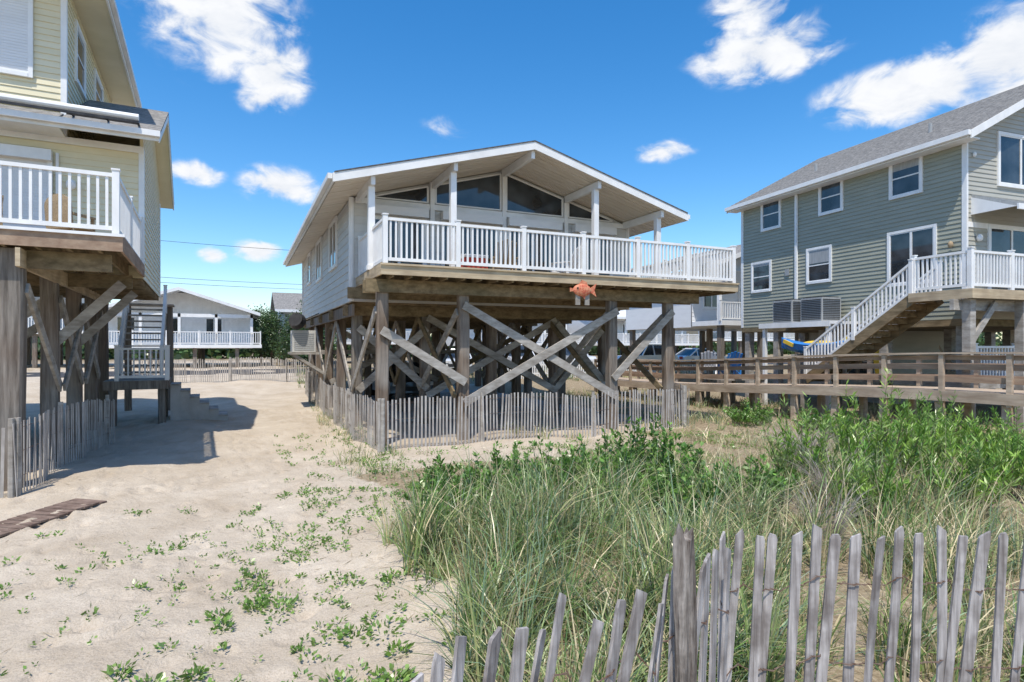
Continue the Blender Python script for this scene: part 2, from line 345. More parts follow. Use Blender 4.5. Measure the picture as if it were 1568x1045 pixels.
def trap(x0,x1,zb):
    t=lambda x:roofz(x)-.30
    if t(x0)<zb: x0=XC-(7.40-.30-zb)/.28 if x0<XC else x0
    if t(x1)<zb: x1=XC+(7.40-.30-zb)/.28
    pts=[(x0,Y0-.035,zb),(x1,Y0-.035,zb),(x1,Y0-.035,t(x1)),(x0,Y0-.035,t(x0))]
    if abs(t(x0)-zb)<1e-3: pts=pts[:3]
    if abs(t(x1)-zb)<1e-3: pts=[pts[0],pts[1],pts[3]]
    wi.prism(pts,(0,.01,0),'glass')
    for i in range(len(pts)):
        a=Vector(pts[i]);c=Vector(pts[(i+1)%len(pts)])
        if (a-c).length>.05: wi.beam(a,c,.05,.035,'whitetrim')
for a,c in ((2.9,4.56),(4.78,6.69),(6.87,8.69),(8.9,10.7)): trap(a,c,6.05)
o=(X0,0,0);dd=(0,1,0);nn=(-1,0,0)
window(wi,o,dd,nn,17.9,19.3,4.6,5.9,.09,2,False); window(wi,o,dd,nn,21.5,22.9,4.6,5.9,.09,2,False); window(wi,o,dd,nn,25.0,26.0,4.8,5.9)
wi.finish('windows_and_doors',H)
r=MB(); RY0,RY1=13.5,28.9; E0,E1=1.86,11.70
for xa,xb_ in ((E0,XC),(XC,E1)):
    za,zb=roofz(xa),roofz(xb_)
    r.prism([(xa,RY0+.03,za-.05),(xb_,RY0+.03,zb-.05),(xb_,RY0+.03,zb),(xa,RY0+.03,za)],(0,RY1-RY0-.06,0),'shingle')
    y=RY0+.04
    while y<RY1-.05:
        ye=min(y+.19,RY1-.04); dz=random.uniform(-.005,.005)
        r.prism([(xa+.03,y,za-.19+dz),(xb_-.0,y,zb-.19+dz),(xb_-.0,y,zb-.06),(xa+.03,y,za-.06)],(0,ye-y-.026,0),'slat'); y=ye
    r.prism([(xa,RY0,za-.21),(xb_,RY0,zb-.21),(xb_,RY0,zb-.012),(xa,RY0,za-.012)],(0,-.035,0),'whitetrim')
    r.prism([(xa,RY0-.05,za-.01),(xb_,RY0-.05,zb-.01),(xb_,RY0-.05,zb+.018),(xa,RY0-.05,za+.018)],(0,.2,0),'shingle_d')
    r.prism([(xa,RY1,za-.21),(xb_,RY1,zb-.21),(xb_,RY1,zb+.012),(xa,RY1,za+.012)],(0,.035,0),'whitetrim')
for xe,sg in ((E0,-1),(E1,1)):
    z=roofz(xe); r.box(min(xe,xe+sg*.035),max(xe,xe+sg*.035),RY0-.03,RY1+.03,z-.21,z-.015,'whitetrim')
    r.box(min(xe+sg*.04,xe+sg*.14),max(xe+sg*.04,xe+sg*.14),RY0+.02,RY1,z-.14,z-.02,'whitetrim')
r.finish('gable_roof',H)
q=MB(); 
for x in (2.72,4.70,8.78,10.88):
    q.box(x-.075,x+.075,13.72,13.87,ZF,roofz(x)-.20-.2,'white'); q.box(x-.1,x+.1,13.7,13.9,ZF,ZF+.12,'white')
    q.beam((x,13.56,roofz(x)-.30),(x,Y0-.06,roofz(x)-.30),.10,.20,'whitetrim')
q.beam((XC,13.56,roofz(XC)-.31),(XC,Y0-.06,roofz(XC)-.31),.10,.22,'whitetrim')
for x in (4.67,XC,8.79): q.box(x-.06,x+.06,Y0-.12,Y0-.03,ZF,roofz(x)-.22,'whitetrim')
q.finish('porch_posts_and_beams',H,.006)
ex=MB()
ex.box(1.55,2.5,21.9,23.3,1.9,1.98,'brace'); ex.beam((1.65,22.0,1.9),(2.72,22.0,1.2),.06,.1,'brace'); ex.beam((1.65,23.2,1.9),(2.72,23.2,1.2),.06,.1,'brace')
ex.box(1.62,2.4,22.1,22.95,1.99,2.75,'acw')
for k in range(9): ex.box(1.61,1.62,22.15,22.9,2.05+k*.07,2.08+k*.07,'ac'); ex.box(1.68,2.35,22.09,22.10,2.05+k*.07,2.08+k*.07,'ac')
ex.cyl((2.6,22.3,3.4),(1.75,22.1,3.0),.02,.02,6,'dark'); ex.cyl((1.8,22.08,3.05),(1.7,21.9,3.12),.30,.24,16,'dark')
ex.finish('air_conditioner_and_dish',H)
def adirondack(x,y,z,rz,m):
    e=empty('deck_chair',(x,y,z),rz); c=MB()
    for i in range(5): c.beam((-.22+i*.11,.15,.32),(-.24+i*.12,.48,1.0-.04*abs(i-2)),.09,.02,m,up=(0,1,0))
    for i in range(5): c.beam((-.25,-.3+i*.1,.38-i*.02),(.25,-.3+i*.1,.38-i*.02),.09,.02,m)
    for s in (-.3,.3):
        c.box(s-.06,s+.06,-.35,.3,.55,.575,m); c.box(s-.02,s+.02,-.33,-.25,0,.55,m); c.beam((s*.9,-.3,.34),(s*.9,.4,.05),.03,.1,m); c.box(s-.02,s+.02,.2,.27,.1,.55,m)
    c.finish('chair_frame',e)
adirondack(6.3,14.4,ZF,2.9,'wicker'); adirondack(8.3,14.5,ZF,-2.7,'shutter')
C_=empty('cooler_box',(4.95,13.0,ZF)); c=MB(); c.box(-.28,.28,-.18,.18,.0,.3,'red'); c.box(-.29,.29,-.19,.19,.3,.37,'white'); c.cyl((-.3,0,.28),(-.3,0,.40),.02,.02,6,'white'); c.cyl((.3,0,.28),(.3,0,.40),.02,.02,6,'white'); c.finish('cooler_body',C_,.01)
F=empty('hanging_fish_sign',(7.5,12.36,3.55)); f=MB()
f.ell((0,0,0),(.26,.07,.15),'fish',16,10)
f.prism([(.20,-.01,.03),(.40,-.01,.17),(.34,-.01,.0),(.40,-.01,-.15),(.20,-.01,-.03)],(0,.025,0),'fish')
f.prism([(-.12,-.01,.11),(.0,-.01,.24),(.12,-.01,.2),(.16,-.01,.08)],(0,.02,0),'fish'); f.prism([(-.02,-.01,-.12),(.06,-.01,-.22),(.12,-.01,-.09)],(0,.02,0),'fish')
f.prism([(-.24,-.01,.02),(-.34,-.01,.05),(-.34,-.01,-.05),(-.24,-.01,-.03)],(0,.02,0),'fish')
f.ell((-.16,-.06,.04),(.025,.02,.025),'dark',8,6); f.box(-.17,-.05,.01,.05,-.36,-.10,'brace'); f.box(.09,.21,.01,.05,-.36,-.08,'brace')
f.cyl((0,.04,.1),(0,.04,.25),.01,.01,6,'dark')
f.finish('fish_body',F)
mb=MB(); mb.box(4.2,10.6,17.2,28.0,-.3,.085,'concrete'); mb.finish('concrete_pad')
def car(name,x,y,z,rz,paint,suv=True):
    e=empty(name,(x,y,z),rz); c=MB()
    L=2.3; hb=.95 if suv else .85; ht=1.7 if suv else 1.42
    low=[(-L,.35),(-L+.05,.75),(-L+.25,hb-.02),(-1.2,hb+.03),(1.9,hb+.06),(L-.05,hb-.05),(L,.4),(L-.25,.28),(-L+.3,.28)]
    c.prism([(a,-.88,h) for a,h in low],(0,1.76,0),paint)
    cab=[(-1.25,hb),(-.55,ht-.06),(-.2,ht),(1.3,ht-.02),(1.55,ht-.1),(2.05,hb)] if suv else [(-1.1,hb),(-.45,ht-.04),(0,ht),(.8,ht-.03),(1.7,hb)]
    n=len(cab); vs=[]
    for s in (-1,1):
        for a,h in cab: vs.append((a,s*(.84-.2*(h-hb)/(ht-hb)),h))
    c.add(vs,[tuple(range(n)),tuple(range(n,2*n))[::-1]]+[(i,(i+1)%n,n+(i+1)%n,n+i) for i in range(n)],'glass')
    tp=[p for p in cab if p[1]>ht-.12]
    c.prism([(tp[0][0]-.05,-.66,ht-.05),(tp[-1][0]+.05,-.66,ht-.05),(tp[-1][0],-.66,ht+.025),(tp[0][0],-.66,ht+.02)],(0,1.32,0),paint)
    for s in (-1,1):
        for i,j in ((0,1),(n-1,n-2)): c.beam((cab[i][0],s*.85,hb),(cab[j][0],s*.66,cab[j][1]),.07,.07,paint)
        for xx in (-.05,.95): c.beam((xx,s*.86,hb),(xx,s*.665,ht-.02),.08,.05,paint)
    for a in (-1.4,1.4):
        for s in (-1,1): c.cyl((a,s*.68,.34),(a,s*.9,.34),.34,.34,18,'tire'); c.cyl((a,s*.9,.34),(a,s*.91,.34),.2,.2,12,'ac')
    for s in (-.62,.62): c.box(-L-.01,-L+.12,s-.16,s+.16,.62,.76,'shutter'); c.box(L-.08,L+.01,s-.14,s+.14,.68,.86,'red')
    c.box(-L-.02,-L+.1,-.5,.5,.42,.58,'dark')
    c.finish('body',e,.03); return e
car('parked_car',5.9,24.2,.085,R(90),'car_dark',False)
car('parked_suv',25.2,33.2,.6,R(10),'car_white'); car('parked_car',30.5,33.8,.6,math.pi,'car_silver',False); car('parked_suv',19.6,34.2,.6,R(90),'car_silver'); car('parked_car',12,34.4,.6,R(70),'car_silver',False); car('parked_suv',15.6,33.6,.6,R(80),'car_white')

# ================================================================== LEFT HOUSE
Lh=empty('yellow_beach_house',(-1.77,11.25,0),R(3)); ZL=3.98
d=MB(); deckboards(d,-10,0,0.04,4.0,ZL,'joist'); d.box(-10,.04,-.01,.03,ZL-.27,ZL-.003,'walkdark'); d.box(.002,.04,.032,4.0,ZL-.27,ZL-.003,'walkdark')
d.box(-10,.07,-.045,-.013,ZL-.04,ZL+.005,'white')
x=-9.9
while x<0: d.box(x,x+.045,.035,4.0,ZL-.28,ZL-.04,'joist'); x+=.4
for y in (.5,3.7): d.box(-10,-.15,y-.13,y-.07,ZL-.57,ZL-.285,'joist')
d.box(-1.32,-1.26,-.0,9.5,ZL-.58,ZL-.30,'rim')
d.box(-10,0,4.0,9.6,ZL-.3,ZL-.05,'joist')
for k in range(14): d.box(-10,-.0,4.1+k*.4,4.145+k*.4,ZL-.42,ZL-.3,'joist')
d.finish('deck',Lh)
p=MB()
for y in (.35,2.8,5.2,7.6,9.6):
    for x in (-1.42,-4.0,-6.6,-9.2): pile(p,x,y,ZL-.29,.30 if y<1 else .27,random.choice(['pile','pile2','pile2']))
for y0,y1 in ((.35,2.8),(2.8,5.2),(5.2,7.6)):
    p.beam((-1.25,y0,3.1),(-1.25,y1,1.4),.05,.19,'brace')
    if y0>2: p.beam((-1.19,y0,1.4),(-1.19,y1,3.1),.05,.17,'brace')
for y in (3.0,5.4): p.beam((-1.4,y-.17,2.2),(-.25,y-.17,3.45),.05,.18,'brace'); p.beam((-1.4,y-.2,3.1),(-4.0,y-.2,1.2),.05,.18,'brace')
p.finish('pilings',Lh)
r=MB(); railing(r,(-.06,.06),(-8.5,.06),ZL,.98,2.2,gap=.12); railing(r,(-.06,.06),(-.06,3.95),ZL,.98,1.9,gap=.12,ends=False); r.finish('deck_railing',Lh)
w=MB()
w.box(-9.9,-.06,4.06,9.54,ZL-.3,6.45,'sidyellow'); w.box(-9.9,-1.44,4.06,11,6.3,9.8,'sidyellow')
siding(w,(-10,4,0),(1,0,0),(0,-1,0),ZL-.3,6.55,lambda z:(0,10),'sidyellow',.13)
siding(w,(-10,4,0),(1,0,0),(0,-1,0),6.55,9.85,lambda z:(0,8.625),'sidyellow',.13)
def rz(b): return 8.4-.47*abs(b-6.85)
def ge(z):
    if z<=6.55: return (0,5.6)
    h=(8.4-.18-z)/.47; return (max(0,6.85-h-4),min(5.6,6.85+h-4))
siding(w,(0,4,0),(0,1,0),(1,0,0),ZL-.3,8.2,ge,'sidyellow',.13)
siding(w,(-1.375,4,0),(0,1,0),(1,0,0),6.7,9.85,lambda z:(0,7),'sidyellow',.13)
w.box(-1.45,-1.345,3.965,4.07,6.55,9.85,'white'); w.box(-.07,.035,3.965,4.06,ZL,6.5,'white'); w.box(-.02,.035,9.5,9.62,ZL-.3,6.5,'white')
w.box(-10,0.03,3.94,3.975,6.42,6.56,'white')
w.finish('walls',Lh)
wi=MB(); o=(0,4,0);dd=(1,0,0);nn=(0,-1,0)
def shut(a,c,z0,z1):
    z=z0
    while z<z1: wi.fb(o,dd,nn,a,c,.02,.05,z,min(z+.052,z1),'shutter'); wi.fb(o,dd,nn,a,c,.02,.043,z+.052,z+.06,'shutter'); z+=.06
    for s in (a-.08,c): wi.fb(o,dd,nn,s,s+.08,.02,.08,z0-.08,z1+.02,'white')
    wi.fb(o,dd,nn,a-.08,c+.08,.02,.2,z1,z1+.22,'white'); wi.fb(o,dd,nn,a,c,.02,.09,z0-.08,z0,'white')
shut(-3.1,-1.98,7.75,9.45); shut(-3.6,-1.66,ZL+.08,6.0); shut(-6,-4,ZL+.08,6.0)
window(wi,(-1.375,0,0),(0,1,0),(1,0,0),5.0,6.0,8.2,9.4); window(wi,(-1.375,0,0),(0,1,0),(1,0,0),7.6,8.8,8.6,9.4)
wi.cyl((-1.25,3.98,5.6),(-1.25,3.85,5.62),.04,.04,8,'white'); wi.ell((-1.25,3.82,5.55),(.09,.09,.11),'white')
wi.beam((-1.5,3.95,4.0),(-1.5,3.95,6.2),.05,.05,'white')
wi.cyl((-6,3.15,6.93),(.0,3.15,6.93),.065,.065,10,'white'); wi.beam((-6,3.1,6.82),(.0,3.1,6.82),.03,.05,'dark')
for s in (-1.2,-.6,-.05): wi.beam((s,3.15,6.93),(s,4.0,6.98),.03,.04,'dark')
wi.beam((-1.25,3.35,6.86),(0,3.35,6.86),.03,.03,'dark')
wi.finish('shutters_windows_awning',Lh)
r=MB()
for (ba,bb) in ((3.3,6.85),(6.85,10.4)):
    za,zb=rz(ba),rz(bb)
    r.prism([(-1.35,ba,za-.0),(-1.35,bb,zb),(-1.35,bb,zb-.05),(-1.35,ba,za-.05)],(1.72,0,0),'shingle')
    r.prism([(-1.35,ba+.03,za-.06),(-1.35,bb,zb-.06),(-1.35,bb,zb-.18),(-1.35,ba+.03,za-.18)],(1.68,0,0),'sidyellow')
    r.prism([(.335,ba,za-.055),(.335,bb,zb-.055),(.335,bb,zb-.22),(.335,ba,za-.22)],(.03,0,0),'whitetrim')
r.box(-10,.36,3.26,3.3,rz(3.3)-.2,rz(3.3)-.0,'white'); r.box(-10,.38,3.16,3.257,rz(3.3)-.13,rz(3.3)-.01,'white')
r.box(-10,-1.36,3.3,4.0,rz(3.3)-.2,rz(3.3)-.14,'white'); r.prism([(-10,3.3,6.73),(-10,4.0,7.06),(-10,4.0,7.0),(-10,3.3,6.68)],(8.6,0,0),'shingle')
r.box(-10.5,-.72,3.2,11.3,9.86,9.9,'sidyellow'); r.box(-.72,-.68,3.17,11.33,9.80,10.02,'whitetrim'); r.box(-.675,-.58,3.17,11.33,9.9,10.02,'whitetrim'); r.box(-10.5,-.72,3.16,3.2,9.8,10.02,'whitetrim')
r.prism([(-.6,3.15,10.0),(-5.6,3.15,12.5),(-10.6,3.15,10.0)],(0,8.2,0),'shingle_d')
r.finish('roofs',Lh)
st=MB()
# landing, open-tread stair coming down towards it from the rear deck, solid steps down to the path, white rails
deckboards(st,-1.2,.3,7.9,9.5,1.25,'brace'); st.box(-1.2,.32,7.86,7.9,1.0,1.24,'pile2'); st.box(.3,.34,7.9,9.5,1.0,1.24,'pile2')
for (x,y) in ((-1,8.05),(.15,8.05),(.15,9.3)): pile(st,x,y,1.2,.18,'pile2')
for k in range(6):
    z=1.25-(k+1)*.19; st.box(.345+k*.25,.345+(k+1)*.25-.002,8.4,9.4,-.1,z,'concrete')
    st.box(.34+k*.25,.345+(k+1)*.25,8.36,9.44,z+.002,z+.04,'brace')
for k in range(11):
    z=1.42+k*.2; st.box(-.95,.02,9.5+k*.2,9.77+k*.2,z-.045,z,'brace')
for x in (-1.0,.07): st.beam((x,9.35,1.15),(x,11.8,3.6),.05,.26,'brace')
for x in (-1.0,.07): railing(st,(x,9.45),(x,11.5),1.3,.85,2.0,'white',gap=.14,zq=3.3)
railing(st,(.28,7.94),(-.9,7.94),1.25,.9,1.2,'white',gap=.12); railing(st,(.28,7.94),(.28,8.3),1.25,.9,.4,'white',gap=.12,ends=False)
deckboards(st,-1.2,.3,11.6,12.8,3.6,'brace'); pile(st,.15,12.6,3.55,.2,'pile2'); pile(st,-1.1,12.6,3.55,.2,'pile2')
st.box(-2.6,-2.2,4.3,4.7,0,.8,'red')
st.finish('stairs_and_landing',Lh)
def wchair(x,y,z,rz):
    e=empty('wicker_chair',(x,y,z),rz); c=MB()
    n=12; pts=[(-.26,.2,.35),(.26,.2,.35)]+[(.26*math.cos(a),.24,.75+.22*math.sin(a)) for a in np.linspace(0,math.pi,n)]
    c.prism([pts[0],pts[1]]+pts[2:],(0,.04,0),'wicker'); c.box(-.27,.27,-.27,.22,.38,.44,'wicker')
    for sx in (-.25,.25):
        c.box(sx-.02,sx+.02,-.25,-.21,0,.6,'wicker'); c.box(sx-.02,sx+.02,.18,.22,0,.4,'wicker'); c.box(sx-.03,sx+.03,-.27,.22,.6,.64,'wicker')
    c.finish('seat_and_back',e)
def loc(x,y,o=(-1.77,11.25),a=R(3)): return (o[0]+x*math.cos(a)-y*math.sin(a), o[1]+x*math.sin(a)+y*math.cos(a))
for (x,y,a) in ((-2.0,1.1,.3),(-1.0,2.2,2.6),(-2.6,1.5,-.6)):
    X,Y=loc(x,y); wchair(X,Y,ZL,a)

# ================================================================== RIGHT HOUSE
Rh=empty('sage_beach_house',(18.56,9.9,0),R(-5)); ZB=2.97; ZE=8.15
w=MB(); Wd=9.4; Dp=9.02
w.box(.06,Wd-.06,.06,Dp-.06,ZB,ZE,'sidgreen')
siding(w,(0,0,0),(0,1,0),(-1,0,0),ZB,ZE,lambda z:(0,Dp),'sidgreen',.13,.024)
def g2(z):
    if z<=ZE: return (0,Wd)
    h=(10.7-.1-z)/.52; return (max(0,4.7-h),min(Wd,4.7+h))
siding(w,(0,0,0),(1,0,0),(0,-1,0),ZB,10.6,g2,'sidgreen_lit',.13)
siding(w,(0,Dp,0),(1,0,0),(0,1,0),ZB,10.6,g2,'sidgreen',.13)
w.box(-.035,.035,-.035,.1,ZB,ZE,'white'); w.box(-.034,.0,Dp-.1,Dp+.03,ZB,ZE,'white'); w.box(-.02,.0,0,Dp,ZB-.2,ZB,'joist')
w.box(.035,Wd,-.03,0,5.55,5.7,'white')
w.box(-.1,-.03,5.98,6.08,ZB,ZE,'white')
w.finish('walls',Rh)
wi=MB(); o=(0,0,0);dd=(0,1,0);nn=(-1,0,0)
for a,c,z0,z1,k in ((6.9,7.8,6.9,8.0,1),(4.08,4.95,6.95,8.0,1),(1.3,2.22,6.9,7.98,1),(7.4,8.35,4.46,5.55,1),(4.55,5.5,4.55,5.7,1),(.88,2.28,4.15,5.72,2)):
    window(wi,o,dd,nn,a,c,z0,z1,.08,k,k==1)
o=(0,0,0);dd=(1,0,0);nn=(0,-1,0)
window(wi,o,dd,nn,1.35,3.2,6.9,8.3,.09,2,False); window(wi,o,dd,nn,.95,2.8,3.75,5.6,.09,2,False); window(wi,o,dd,nn,5,7,3.75,5.6,.09,2,False)
wi.ell((-.12,.35,5.1),(.07,.07,.1),'wicker'); wi.ell((.4,-.1,5.25),(.08,.08,.1),'white'); wi.ell((.25,-.06,7.6),(.05,.05,.07),'white'); wi.box(-.06,-.03,6.4,6.6,4.9,5.15,'ac')
wi.finish('windows_and_doors',Rh)
r=MB()
for s,(xa,xb_) in ((1,(-.45,4.7)),(-1,(9.85,4.7))):
    za=10.78-.52*(5.15); zb=10.78
    r.prism([(xa,-.4,za),(xb_,-.4,zb),(xb_,-.4,zb-.06),(xa,-.4,za-.06)],(0,Dp+.8,0),'shingle')
    r.prism([(xa,-.36,za-.065),(xb_,-.36,zb-.065),(xb_,-.36,zb-.16),(xa,-.36,za-.16)],(0,Dp+.72,0),'white')
    r.prism([(xa,-.4,za-.01),(xb_,-.4,zb-.01),(xb_,-.4,zb-.24),(xa,-.4,za-.24)],(0,-.035,0),'white'); r.prism([(xa,Dp+.4,za-.01),(xb_,Dp+.4,zb-.01),(xb_,Dp+.4,zb-.24),(xa,Dp+.4,za-.24)],(0,.035,0),'white')
    for k in range(24):
        t=k/24; x_=xa+(xb_-xa)*t; z_=za+(zb-za)*t; x2=xa+(xb_-xa)*(t+.04); z2=za+(zb-za)*(t+.04)
        r.prism([(x_,-.42,z_+.014),(x2,-.42,z2+.003),(x2,-.42,z2-.01),(x_,-.42,z_-.01)],(0,Dp+.84,0),'shingle')
za=10.78-.52*5.15
r.box(-.56,-.452,-.42,Dp+.42,za-.15,za-.01,'white'); r.box(-.45,.0,-.36,Dp+.36,za-.2,za-.165,'white')
for y in (2.0,6.5): r.cyl((1.4,y,8.9),(1.4,y,9.35),.05,.05,8,'ac')
r.prism([(.2,-1.15,5.95),(.2,0,6.45),(.2,0,6.40),(.2,-1.15,5.90)],(3.2,0,0),'ac'); r.box(.18,3.42,-1.2,-1.155,5.82,5.97,'white')
for k in range(9): r.beam((.22+k*.395,-1.15,5.97),(.22+k*.395,0,6.47),.025,.03,'ac')
r.prism([(.19,-1.15,5.9),(.19,0,6.4),(.19,0,5.9)],(-.02,0,0),'white')
r.finish('roof_and_canopy',Rh)
d=MB(); ZD=3.62
deckboards(d,-2.1,7,-1.5,-.03,ZD,'brace'); deckboards(d,-2.1,-.05,-.03,.1,ZD,'brace')
d.box(-2.1,7,-1.54,-1.5,ZD-.24,ZD-.003,'rim'); d.box(-2.14,-2.1,-1.54,.1,ZD-.24,ZD-.003,'rim')
d.box(-2.3,7,-1.2,-1.1,ZD-.52,ZD-.25,'brace')
for (x,y) in ((-1.9,-1.3),(.1,-1.3),(2.3,-1.3),(4.5,-1.3)): d.box(x-.1,x+.1,y-.1,y+.1,-.2,ZD-.25,'brace')
railing(d,(-2.05,-1.44),(7,-1.44),ZD,.95,1.5,gap=.12); railing(d,(-2.05,-1.44),(-2.05,-.0),ZD,.95,1.5,gap=.12,ends=False)
d.beam((-1.9,-1.3,2.2),(-.9,-1.3,3.3),.06,.15,'brace')
n=13; run=.27; rise=.185
for k in range(n):
    z=ZD-(k+1)*rise; d.box(-2.05,-1.05,.1+k*run,.1+k*run+.29,z-.045,z,'joist'); d.box(-2.05,-1.05,.1+k*run+.27,.1+k*run+.285,z-rise+.0,z-.05,'joist')
for x in (-2.08,-1.02): d.beam((x,.0,ZD-.12),(x,.1+n*run,ZD-n*rise-.12),.05,.28,'joist')
for x in (-2.08,-1.02): railing(d,(x,0.05),(x,.1+n*run),ZD-.05,.9,1.8,gap=.12,zq=ZD-n*rise)
d.finish('deck_and_stairs',Rh)
p=MB()
for y in (.2,2.6,5.0,7.2,8.8):
    for x in (.2,3.2,6.2,9.1): p.box(x-.13,x+.13,y-.13,y+.13,-.3,ZB-.2,'brace')
p.box(.1,Wd-.1,.1,Dp-.1,ZB-.2,ZB-.005,'joist')
p.box(3.2,6.2,4.8,8.6,0,ZB-.2,'sidgreen_lit'); window(p,(3.2,0,0),(0,1,0),(-1,0,0),5.4,6.6,1.0,2.2)
p.box(-1.35,-.04,3.35,6.5,2.93,3.02,'white'); p.box(-1.38,-1.35,3.33,6.52,2.85,3.03,'white')
for y in (3.5,6.35): p.box(-1.3,-1.18,y-.06,y+.06,0,2.93,'white')
for y0 in (3.85,5.15):
    p.box(-1.15,-.3,y0,y0+.9,3.04,3.85,'ac'); p.box(-1.1,-.35,y0+.05,y0+.85,3.85,3.88,'dark')
    for k in range(12): p.box(-1.165,-1.15,y0+.04,y0+.86,3.1+k*.06,3.125+k*.06,'dark'); p.box(-1.1,-.35,y0-.012,y0-.001,3.1+k*.06,3.125+k*.06,'dark')
p.ell((-.1,3.2,3.6),(.09,.09,.12),'dark')
railing(p,(-.6,-.6),(6,-.6),1.25,.95,1.6,'white',gap=.12); p.box(-.7,6,-.7,3,1.05,1.22,'brace')
p.finish('pilings_and_ac_units',Rh)
def rloc(x,y): return loc(x,y,(18.56,9.9),R(-5))
X,Y=rloc(.9,.8); adirondack(X,Y,1.22,.5,'wicker'); X,Y=rloc(2.2,.9); adirondack(X,Y,1.22,-.4,'blue'); X,Y=rloc(3.4,.7); adirondack(X,Y,1.22,.1,'yellow')
X,Y=rloc(-2.4,6.9); adirondack(X,Y,1.0,2.8,'blue'); X,Y=rloc(-2.2,8.4); adirondack(X,Y,1.0,2.4,'white')
mb=MB(); X,Y=rloc(-2.3,7.7); mb.box(X-.9,X+.9,Y-1.5,Y+1.5,.94,1.0,'brace')
for sx in (-.8,.8):
    for sy in (-1.4,0,1.4): mb.box(X+sx-.06,X+sx+.06,Y+sy-.06,Y+sy+.06,-.2,.94,'brace')
mb.finish('patio_platform')
SB=empty('surfboard',(*rloc(.35,2.9),1.0),R(-5)); k=MB(); pts=[(0,.27*math.cos(a),.95*math.sin(a)+.95) for a in np.linspace(0,2*math.pi,20,endpoint=False)]; k.prism(pts,(.05,0,0),'yellow'); k.finish('board',SB)
K=empty('kayak',(17.3,13.6,2.02),R(100)); k=MB()
nn_=14; vs=[];fs=[]
for i in range(nn_+1):
    t=i/nn_; x=-1.3+2.6*t; wv=.33*math.sin(math.pi*t)**.6+.01; up_=.22*(2*t-1)**2
    for (a,zz) in ((-1,.16),(-.75,0),(0,-.08),(.75,0),(1,.16),(.6,.2),(-.6,.2)): vs.append((x,a*wv,zz*1.3+up_))
for i in range(nn_):
    for j in range(7): fs.append((i*7+j,i*7+(j+1)%7,(i+1)*7+(j+1)%7,(i+1)*7+j))
k.add(vs,fs,'blue'); k.ell((0,0,.27),(.55,.22,.09),'yellow'); k.prism([(-1.25,-.02,.2),(-.6,-.02,.2),(-.9,-.02,.48)],(0,.04,0),'yellow'); k.beam((.7,.33,.2),(1.1,.2,.35),.05,.12,'yellow')
for sx in (-.7,.7): k.box(sx-.05,sx+.05,-.35,.35,-.18,-.1,'brace'); k.box(sx-.05,sx+.05,-.3,-.22,-2.1,-.1,'brace'); k.box(sx-.05,sx+.05,.22,.3,-2.1,-.1,'brace')
k.finish('hull_on_rack',K)

# ================================================================== BOARDWALK
B=empty('beach_access_boardwalk'); b=MB()
def bz(y): return .72+.46*sm((21-y)/14)
BX0,BX1=15.0,16.3
y=1.0
while y<24.5:
    z=float(bz(y)); b.add([(BX0,y,z-.04),(BX1,y,z-.04),(BX1,y+.13,z-.04),(BX0,y+.13,z-.04),(BX0,y,z),(BX1,y,z),(BX1,y+.13,z),(BX0,y+.13,z)],MB.CUBE,'walk'); y+=.14
Yp=[7.13+1.36*i for i in range(-4,13)]
for i,y in enumerate(Yp):
    z=float(bz(y))
    for x in (BX0-.06,BX1+.06):
        b.box(x-.045,x+.045,y-.05,y+.05,z-.3,z+.84,'walk')
        pile(b,x+(.12 if x<15.5 else -.12),y+.1,z-.28,.17,'walk')
    if i<len(Yp)-1:
        y2=Yp[i+1]; z2=float(bz(y2))
        for x,sg in ((BX0-.06,-1),(BX1+.06,1)):
            b.beam((x,y,z+.865),(x,y2,z2+.865),.15,.04,'walk')
            b.beam((x-sg*.06,y,z+.55),(x-sg*.06,y2,z2+.55),.035,.13,'walkdark'); b.beam((x-sg*.06,y,z+.26),(x-sg*.06,y2,z2+.26),.035,.13,'walkdark')
            b.beam((x-sg*.06,y,z+.76),(x-sg*.06,y2,z2+.76),.035,.10,'walkdark')
            b.beam((x+sg*.05,y,z-.13),(x+sg*.05,y2,z2-.13),.04,.24,'walk')
b.finish('boardwalk_timbers',B)

# ================================================================== FENCES
def sand_fence(name,pts,h=1.1,sp=.088,mat='picket_far',tilt=.02,w=.038,post=2.8,hj=.025,z0=0):
    F=empty(name); f=MB(); wr=[.25,.6,.93]
    for (a,c) in zip(pts[:-1],pts[1:]):
        a=Vector((a[0],a[1],0));c=Vector((c[0],c[1],0)); L=(c-a).length; d=(c-a)/L; n=int(L/sp)
        prev=None; ln=0
        for i in range(n+1):
            s=L*i/n; wob=.05*math.sin(s*2.3+a.x)+.03*math.sin(s*5.1); P=a+d*s+Vector((-d.y,d.x,0))*wob
            z=float(g(P.x,P.y))+z0; ln=.6*ln+random.gauss(0,tilt)
            hh=h*(1+.03*math.sin(s*1.3))+random.uniform(-hj,hj); top=P+d*ln*hh+Vector((-d.y,d.x,0))*random.gauss(0,.015)
            if random.random()>.02: f.beam((P.x,P.y,z-.1),(top.x,top.y,z+hh),w*random.uniform(.8,1.1),.010,mat,up=(-d.y,d.x,0))
            if i%6==0:
                cur=[(P.x-d.y*.012,P.y+d.x*.012,z+k*h) for k in wr]
                if prev:
                    for u,v in zip(prev,cur): f.cyl(u,v,.004,.004,4,'wire')
                prev=cur
        k=max(1,int(L/post))
        for i in range(k+1):
            P=a+d*(L*i/k); z=float(g(P.x,P.y)); f.cyl((P.x-d.y*.06,P.y+d.x*.06,z-.2),(P.x-d.y*.06,P.y+d.x*.06,z+h*1.08),.045,.04,7,'brace')
    f.finish('pickets_and_wire',F)
sand_fence('sand_fence',[(2.55,23.5),(2.45,18),(2.35,15),(2.62,12.35),(5,12.55),(8,12.6),(11.0,12.7),(12.0,14.5)],1.04)
